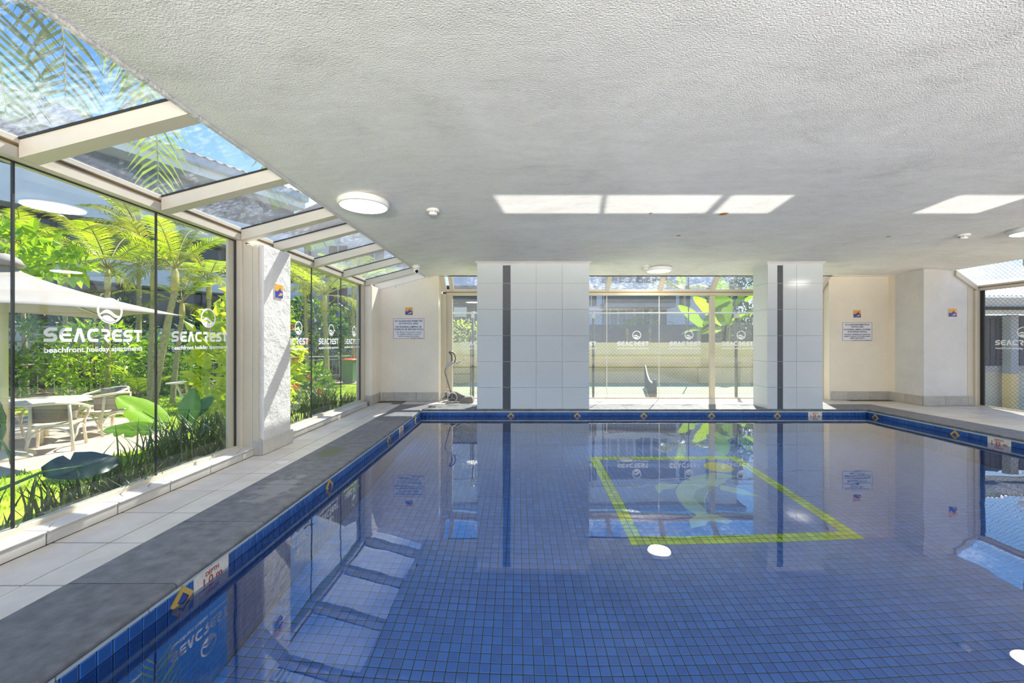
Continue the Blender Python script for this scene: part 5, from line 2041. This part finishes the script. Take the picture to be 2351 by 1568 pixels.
# ------------------------------------------------------------------ wheelie bin
wb = thing('wheelie_bin', 'green wheelie bin with a red lid beyond the second left bay', 'bin', (wx(803, 16.75), 16.75, G0), 0.0)
sec = lambda w, d, z, dy=0: [(-w / 2, -d / 2 + dy, z), (w / 2, -d / 2 + dy, z), (w / 2, d / 2 + dy, z), (-w / 2, d / 2 + dy, z)]
mb = MB()
lv = [sec(0.42, 0.46, 0.05), sec(0.46, 0.52, 0.40), sec(0.54, 0.62, 0.90), sec(0.58, 0.68, 0.94)]
for a, b in zip(lv[:-1], lv[1:]):
    for k in range(4):
        mb.quad(a[k], a[(k + 1) % 4], b[(k + 1) % 4], b[k])
mb.poly(lv[0][::-1])
mb.poly(lv[-1])
obj('bin_body', mb, M_binG, wb)
mb = MB()
stroke(mb, [(-0.15, 0.30), (-0.17, 0.80), (0.17, 0.80), (0.15, 0.30)], 0.02)
obj('body_rib', MB().tube([(-0.13, -0.245, 0.30), (-0.16, -0.30, 0.76), (0.16, -0.30, 0.76), (0.13, -0.245, 0.30)], 0.012, 6), M_binG, wb, True)
lid = MB()
rows = []
for i in range(7):
    v = -0.36 + 0.72 * i / 6
    rows.append([(-0.31 + 0.62 * j / 6, v, 0.955 + 0.055 * math.sin(PI * i / 6) ** 0.5 * math.sin(PI * j / 6) ** 0.4) for j in range(7)])
lid.sheet(rows)
lo = obj('lid', lid, M_binR, wb, True)
m = lo.modifiers.new('thickness', 'SOLIDIFY')
m.thickness = 0.02
obj('handle', MB().tube([(-0.24, 0.40, 0.93), (0.24, 0.40, 0.93)], 0.016, 8), M_binR, wb, True)
for s in (-1, 1):
    obj('wheel', MB().tube([(s * 0.24, 0.26, 0.10), (s * 0.29, 0.26, 0.10)], 0.10, 18), M_dark, wb)

# ------------------------------------------------------------------ apartment house behind the garden
def left_house():
    t = thing('apartment_house', 'white and dark glazed apartment house with a tiled roof behind the garden palms', 'building', (-16.3, 19.0, G0))
    d = Vector((0.435, 0.90, 0)).normalized()       # along the facade, away from the camera
    nrm_ = Vector((d.y, -d.x, 0))                   # out of the facade, towards the pool
    def slab(name, s0, s1, n0, n1, z0, z1, mat, parent=t):
        mb = MB()
        P = lambda s, n, z: tuple(d * s + nrm_ * n + Vector((0, 0, z - G0)))
        a = [P(s0, n0, z0), P(s1, n0, z0), P(s1, n1, z0), P(s0, n1, z0)]
        b = [P(s0, n0, z1), P(s1, n0, z1), P(s1, n1, z1), P(s0, n1, z1)]
        mb.poly(a).poly(b[::-1])
        for k in range(4):
            k2 = (k + 1) % 4
            mb.quad(a[k], b[k], b[k2], a[k2])
        return obj(name, mb, mat, parent)
    S0, S1 = -12.0, 7.0
    slab('wall', S0, S1, -8.0, -1.0, G0, 9.4, M_bdark)
    for z0, z1 in ((0.6, 1.7), (3.75, 4.6), (6.3, 7.5)):
        slab('balcony_front', S0, S1, -0.3, 0.0, z0, z1, M_bwhite)
        slab('floor_slab', S0, S1, -1.0, 0.0, z0 - 0.15, z0, M_bwhite)
    slab('parapet', S0, S1, -1.2, 0.1, 9.3, 9.7, M_bwhite)
    # glazing bays on each storey
    for z0, z1 in ((1.8, 3.6), (4.65, 6.15), (7.55, 9.25)):
        s = S0 + 0.3
        while s < S1 - 1.5:
            w = slab('window', s, s + 1.9, -1.0, -0.94, z0, z1, M_bglass)
            slab('window_bar', s + 0.93, s + 0.98, -0.95, -0.91, z0, z1, M_post, w)
            s += 2.1
    # tiled roof with rows of tiles
    slab('fascia', S0, S1, 0.3, 0.45, 9.7, 10.1, M_fascia)
    slab('eave', S0, S1, -1.2, 0.4, 9.68, 9.75, M_bwhite)
    mb = MB()
    for k in range(9):
        n0 = 0.5 - k * 0.75
        z0 = 10.05 + k * 0.28
        s = S0
        c = 0
        while s < S1:
            e = s + 0.45
            P = lambda s_, n_, z_: tuple(d * s_ + nrm_ * n_ + Vector((0, 0, z_ - G0)))
            mb.quad(P(s, n0, z0), P((s + e) / 2, n0, z0 + 0.10), P((s + e) / 2, n0 - 0.8, z0 + 0.42), P(s, n0 - 0.8, z0 + 0.32))
            mb.quad(P((s + e) / 2, n0, z0 + 0.10), P(e, n0, z0), P(e, n0 - 0.8, z0 + 0.32), P((s + e) / 2, n0 - 0.8, z0 + 0.42))
            s = e
    obj('roof_tiles', mb, M_rooft, t, kind='stuff')


left_house()


def garden_block():
    """second block that closes the view beyond the skylight and the second bay"""
    t = thing('rear_house', 'white house with a grey gable seen through the far end of the left skylight', 'building', (-13.0, 29.0, G0))
    obj('wall', MB().box(-4.0, 6.0, 0, 8, 0, 9.5), M_bwhite, t)
    for z in (1.2, 4.2, 7.0):
        for x in (-3.0, -0.4, 2.2, 4.4):
            w = obj('window', MB().box(x, x + 1.3, -0.05, 0.05, z, z + 1.5), M_bglass, t)
            obj('window_bar', MB().box(x + 0.62, x + 0.68, -0.07, -0.05, z, z + 1.5), M_bwhite, w)
    obj('roof', MB().prism([(-4.6, 9.5), (6.6, 9.5), (6.2, 9.9), (1.0, 12.2), (-4.2, 9.9)], 'y', -0.6, 8.6), M_rooft, t)
    obj('balcony_front', MB().box(-4.0, 6.0, -1.2, -1.05, 3.0, 4.0), M_bgrey, t)


garden_block()

# ------------------------------------------------------------------ tennis court side
struct('court', MB().box(-2.6, 16.0, 8.15, 16.4, G0 - 0.05, G0 + 0.006), M_court, label='pale green tennis court surface beyond the far glazing')
struct('court_line', MB().box(-2.6, 16.0, 12.4, 12.5, G0, G0 + 0.012), M_cline, label='white line on the court')
cw = thing('court_wall', 'beige rendered wall along the far side of the tennis court', 'wall', (0, 16.4, G0))
cw['kind'] = 'structure'
obj('wall_body', MB().box(-4.0, 18.0, 0.0, 0.3, 0.0, 1.66), M_bwall2, cw)
obj('upper_band', MB().box(-4.0, 18.0, -0.012, 0.3, 1.02, 1.66), M_bwall, cw)
for k in range(6):
    x = -4.0 + 3.7 * k
    obj('panel', MB().cbox(x + 0.15, x + 3.55, -0.05, 0.0, 0.02, 0.66, 0.01), M_bwall2, cw)
    obj('ledge', MB().cbox(x, x + 3.7, -0.10, 0.0, 0.68, 0.80, 0.008), M_bwall, cw)


def chain_mesh(name, x0, x1, z0, z1, pitch, r, parent, mat=M_wire, axis='x', c=0.0):
    """diamond mesh: two families of diagonal wires clipped to the rectangle, all one part"""
    mb = MB()
    H = z1 - z0
    def seg(a, b):
        (ax, az), (bx, bz) = a, b
        d = Vector((bx - ax, 0, bz - az)).normalized()
        nx, nz = -d.z * r, d.x * r
        if axis == 'x':
            q = lambda x, y, z: (x, c + y, z)
        else:
            q = lambda x, y, z: (c + y, x, z)
        i = len(mb.v)
        for (x, z) in (a, b):
            mb.v += [q(x + nx, 0, z + nz), q(x - nx * 0.5, r * 0.87, z - nz * 0.5), q(x - nx * 0.5, -r * 0.87, z - nz * 0.5)]
        mb.f += [(i, i + 1, i + 4, i + 3), (i + 1, i + 2, i + 5, i + 4), (i + 2, i, i + 3, i + 5)]
    k = 0
    s = x0 - H
    while s < x1:
        a, b = (s, z0), (s + H, z1)
        for fl in (False, True):
            p, q = list(a), list(b)
            if p[0] < x0:
                p = [x0, z0 + (x0 - s)]
            if q[0] > x1:
                q = [x1, z0 + (x1 - s)]
            if q[0] - p[0] > 0.01:
                if fl:
                    p[1], q[1] = z1 - (p[1] - z0), z1 - (q[1] - z0)
                seg(p, q)
        s += pitch
    return obj(name, mb, mat, parent, kind='stuff')


fn = thing('court_fence', 'near chain link fence of the tennis court right outside the far glazing', 'fence', (0, 8.6, G0))
chain_mesh('chain_link', -2.4, 9.0, 0.03, 2.30, 0.075, 0.0018, fn)
for px, r in ((1086, 0.026), (1362, 0.026), (1690, 0.030), (2020, 0.026)):
    x = wx(px, 8.6)
    obj('post', MB().tube([(x, 0.0, 0), (x, 0.0, 2.24)], r, 10), M_post, fn, True)
    obj('post_cap', MB().tube([(x, 0.0, 2.19), (x, 0.0, 2.33)], r * 1.5, 10), M_galv, fn, True)
obj('rail', MB().tube([(-2.4, 0.0, 2.30), (9.0, 0.0, 2.30)], 0.017, 8), M_galv, fn, True)
gate = obj('gate_frame', MB().tube([(wx(1036, 8.6), -0.03, 0.1), (wx(1081, 8.6), -0.03, 0.1), (wx(1081, 8.6), -0.03, 1.88), (wx(1036, 8.6), -0.03, 1.88)], 0.014, 8, closed=True), M_post, fn)
obj('gate_bar', MB().tube([(wx(1036, 8.6), -0.03, 1.02), (wx(1081, 8.6), -0.03, 1.02)], 0.012, 6), M_post, gate)
ff = thing('boundary_fence', 'tall chain link fence standing on the beige court wall', 'fence', (0, 16.55, G0 + 1.66))
chain_mesh('chain_link', -3.0, 16.0, 0.0, 3.2, 0.085, 0.0022, ff)
for px in (992, 1188, 1384.5, 1582, 1780, 1976):
    x = wx(px, 16.5)
    obj('post', MB().tube([(x, 0, -1.66), (x, 0, 3.25)], 0.022, 8), M_post, ff, True)
obj('rail', MB().tube([(-3.0, 0, 3.2), (16.0, 0, 3.2)], 0.02, 8), M_galv, ff, True)

# tennis net
tn = thing('tennis_net', 'sagging black tennis net with a white tape between two dark posts', 'net', (0, 0, G0))
A, B = Vector((4.72, 15.0, 0)), Vector((3.10, 9.2, 0))
obj('post', MB().tube([A, A + Vector((0, 0, 0.80))], 0.04, 10), M_post, tn, True)
obj('post', MB().tube([B, B + Vector((0, 0, 0.84))], 0.05, 10), M_post, tn, True)
tape, netp = [], MB()
N = 14
for k in range(N + 1):
    s = k / N
    p = A.lerp(B, s)
    tape.append(p + Vector((0, 0, 0.80 - 0.22 * math.sin(PI * s) ** 0.8)))
obj('tape', MB().tube(tape, 0.022, 6), M_cline, tn, True)
for k in range(N * 5 + 1):
    s = k / (N * 5)
    p = A.lerp(B, s)
    netp.tube([p + Vector((0, 0, 0.03)), p + Vector((0, 0, 0.79 - 0.22 * math.sin(PI * s) ** 0.8))], 0.005, 3, False)
for j in range(9):
    netp.tube([A.lerp(B, k / N) + Vector((0, 0, 0.04 + (0.72 - 0.22 * math.sin(PI * k / N) ** 0.8) * j / 9)) for k in range(N + 1)], 0.005, 3, False)
obj('netting', netp, M_net, tn, kind='stuff')

# apartment tower behind the court
def tower():
    Y0 = 26.0
    t = thing('apartment_tower', 'white apartment block with dark grey balcony fronts behind the tennis court', 'building', (0, Y0, G0))
    g = -G0
    X = lambda px: wx(px, Y0)
    obj('wall', MB().box(X(1040), 14.0, 0.0, 9.0, 0, 9.6), M_bwhite, t)
    obj('lower_wall', MB().box(X(1020), 14.0, -2.2, 0.0, 0, wz(743, Y0 - 2.2) + g), M_bdark, t)
    obj('lower_ledge', MB().box(X(1330), X(1480), -2.3, -2.2, 0.3, wz(785, 23.7) + g), M_bgrey, t)
    for k in range(2):
        z = 3.45 + 2.9 * k + g
        b = obj('balcony_front', MB().cbox(X(1378), X(1534), -1.3, -1.18, z, z + 0.72, 0.02), M_bdark, t)
        obj('balcony_floor', MB().box(X(1378), X(1534), -1.25, 0.0, z - 0.25, z), M_bgrey, t)
        for px in (1384, 1422, 1460, 1498):
            w = obj('window', MB().box(X(px), X(px + 32), -0.05, 0.05, z - 1.5 - 0.0, z - 0.28), M_bglass if px > 1440 else M_bgrey, t)
            obj('window_frame', MB().box(X(px + 15), X(px + 17), -0.08, -0.04, z - 1.5, z - 0.28), M_bwhite, w)
        for px in (1345, 1560, 1620, 1680, 1740, 1120, 1200, 1270):
            w = obj('window', MB().box(X(px), X(px + 24), -0.05, 0.05, z - 0.1, z + 1.2), M_bglass, t)
            obj('window_frame', MB().box(X(px + 11), X(px + 13), -0.08, -0.04, z - 0.1, z + 1.2), M_bwhite, w)
    for px in (1415, 1490):
        obj('vent', MB().tube([(X(px), -0.06, wz(714, Y0) + g), (X(px), 0.02, wz(714, Y0) + g)], 0.06, 12), M_bgrey, t)
    obj('roof_slab', MB().box(X(1030), 14.4, -0.4, 9.2, 9.6, 9.9), M_bgrey, t)


tower()
lb = thing('louvred_house', 'dark louvred facade with a white box above the gate at the far left gap', 'building', (wx(1030, 21), 21.0, G0))
obj('wall', MB().box(-1.2, 2.1, 0.1, 3.0, 0, 4.6), M_bdark, lb)
sl_ = MB().cbox(-1.15, 2.05, -0.02, 0.08, 0.0, 0.10, 0.004).mesh('slat', M_slat)
for k in range(22):
    o = link('slat', sl_, lb, (0, 0, 1.55 + 0.138 * k))
obj('white_box', MB().cbox(0.30, 0.95, -0.25, 0.0, 2.95, 3.45, 0.01), M_bwhite, lb)
shrub('court_hedge', 'yellow green hedge behind the gate at the far left gap', 'hedge', (wx(1062, 18), 18.0, G0), [((0, 0, 1.9), (1.3, 0.7, 0.75))], 900, 0.16, M_leafY, stems=4)

# plants beyond the court
def banana(base, leaves, label):
    t = thing('banana_plant', label, 'plant', base, 0, 'banana plants beyond the court')
    B = Vector(base)
    obj('stem', MB().tube([(0, 0, 0), (0.05, 0, 1.2), (0.1, 0, 2.4)], [0.14, 0.12, 0.07], 10), M_stem, t, True)
    for (p, d, L, W, roll, nt, curl, m_) in leaves:
        mt = rot_to(d, roll=roll)
        mt.translation = Vector(p) - B
        put('leaf', broad_leaf(L, W, curl, 0.2, nt, 18).mesh('leaf', m_, True), t, mt)
    return t


by = 18.5
banana((wx(1668, by), by, G0), [
    (at(1660, 745, by), (-0.55, -0.1, 0.75), 2.0, 0.75, 0.5, (0.5, 0.7), 0.35, M_leafB), (at(1665, 745, by), (-0.1, 0, 1.0), 2.1, 0.8, 1.2, (0.6,), 0.2, M_leafA),
    (at(1672, 745, by), (0.6, -0.2, 0.7), 1.6, 0.6, -0.6, (0.4, 0.6, 0.8), 0.6, M_banana), (at(1655, 757, by), (-0.8, -0.2, 0.15), 1.5, 0.6, 0.7, (0.3, 0.55, 0.75), 0.4, M_banana),
    (at(1690, 700, by), (0.3, -0.1, 0.9), 1.6, 0.6, 0.4, (0.5,), 0.6, M_banana), (at(1710, 690, by), (0.5, -0.2, 0.7), 1.5, 0.6, -0.6, (0.4, 0.7), 0.7, M_banana)], 'banana plant with torn lime leaves behind the court wall')
banana((wx(1612, by), by + 0.5, G0), [
    (at(1612, 750, by), (-0.5, -0.1, 0.7), 1.6, 0.6, 0.5, (0.5,), 0.4, M_leafB), (at(1615, 745, by), (0.4, -0.2, 0.8), 1.5, 0.6, -0.5, (0.4, 0.7), 0.4, M_leafA), (at(1610, 755, by), (-0.9, -0.2, 0.2), 1.2, 0.5, 0.5, (0.3, 0.6), 0.5, M_banana)],
    'smaller banana plant left of the torn lime leaves')
shrub('dark_tree', 'dense dark tree behind the banana plants beyond the court', 'tree', (wx(1705, 20.5), 20.5, G0), [((0, 0, 3.2), (1.7, 1.2, 2.2)), ((0.9, 0, 2.2), (1.3, 1.0, 1.6))], 2400, 0.26, M_leafD, stems=8)
for px, py, y, lab in ((1440, 752, 22.5, 'spiky palm in front of the dark balcony wall'), (1492, 748, 22.5, 'second spiky palm in front of the dark balcony wall right of the first')):
    palm('fan_palm', lab, (wx(px, y), y, G0), (wx(px, y), y, wz(py, y)), 9, 0.75, 0.09, 'badb', 'palms beyond the court', seed=px)
palm('fan_palm', 'thin stemmed palm left of the banana plants', (wx(1590, 21), 21, G0), (wx(1570, 21), 21, wz(668, 21)), 9, 1.0, 0.05, 'cdbc', 'palms beyond the court', seed=77)

# ------------------------------------------------------------------ right side: fence and shed
rf = thing('side_fence', 'chain link fence close outside the right glazing', 'fence', (8.45, 0, G0))
chain_mesh('chain_link', -1.0, 8.4, 0.03, 3.1, 0.07, 0.0019, rf, axis='y')
for y in (8.35, 5.3, 2.2):
    obj('post', MB().tube([(0, y, 0), (0, y, 3.15)], 0.026, 8), M_post, rf, True)
struct('side_path', MB().box(8.0, 16.0, -2, 8.0, G0 - 0.05, G0 + 0.004), M_path, label='concrete strip outside the right glazing')
sh = thing('shelter', 'cream shelter with dark vertical boards and a grey post beyond the right fence', 'shed', (0, 9.6, G0))
SZ = lambda py: wz(py, 9.6) - G0
obj('lower_wall', MB().box(10.6, 16.0, 0.05, 0.25, 0, SZ(850)), M_shed, sh)
obj('mid_board', MB().cbox(10.6, 16.0, 0.0, 0.05, SZ(850), SZ(838), 0.004), M_bgrey, sh)
bd = MB().cbox(-0.055, 0.055, 0.02, 0.05, SZ(837), SZ(728), 0.004).mesh('board', M_slat)
for k in range(38):
    link('board', bd, sh, (10.70 + 0.135 * k, 0, 0))
obj('backing', MB().box(10.6, 16.0, 0.055, 0.10, SZ(850), SZ(722)), M_bdark, sh)
obj('fascia', MB().cbox(10.4, 16.2, -0.5, -0.42, SZ(722), SZ(712), 0.004), M_shed, sh)
obj('gutter', MB().tube([(10.4, -0.52, SZ(710)), (16.2, -0.52, SZ(710))], 0.035, 10), M_dark, sh, True)
obj('fascia', MB().cbox(10.4, 16.2, -0.45, -0.40, SZ(706), SZ(686), 0.004), M_shed, sh)
mb = MB()
for k in range(58):
    x = 10.4 + 0.1 * k
    mb.quad((x, -0.5, SZ(684)), (x + 0.05, -0.5, SZ(684) + 0.03), (x + 0.05, 1.8, SZ(684) + 0.73), (x, 1.8, SZ(684) + 0.70))
    mb.quad((x + 0.05, -0.5, SZ(684) + 0.03), (x + 0.1, -0.5, SZ(684)), (x + 0.1, 1.8, SZ(684) + 0.70), (x + 0.05, 1.8, SZ(684) + 0.73))
obj('roof_sheet', mb, M_roofm, sh, kind='stuff')
px0 = wx(2328, 9.4)
obj('post', MB().cbox(px0 - 0.09, px0 + 0.09, -0.22, -0.04, SZ(855), SZ(722), 0.006), M_bgrey, sh)
obj('post_foot', MB().cbox(px0 - 0.09, px0 + 0.09, -0.22, -0.04, 0.0, SZ(855), 0.006), M_bwall, sh)
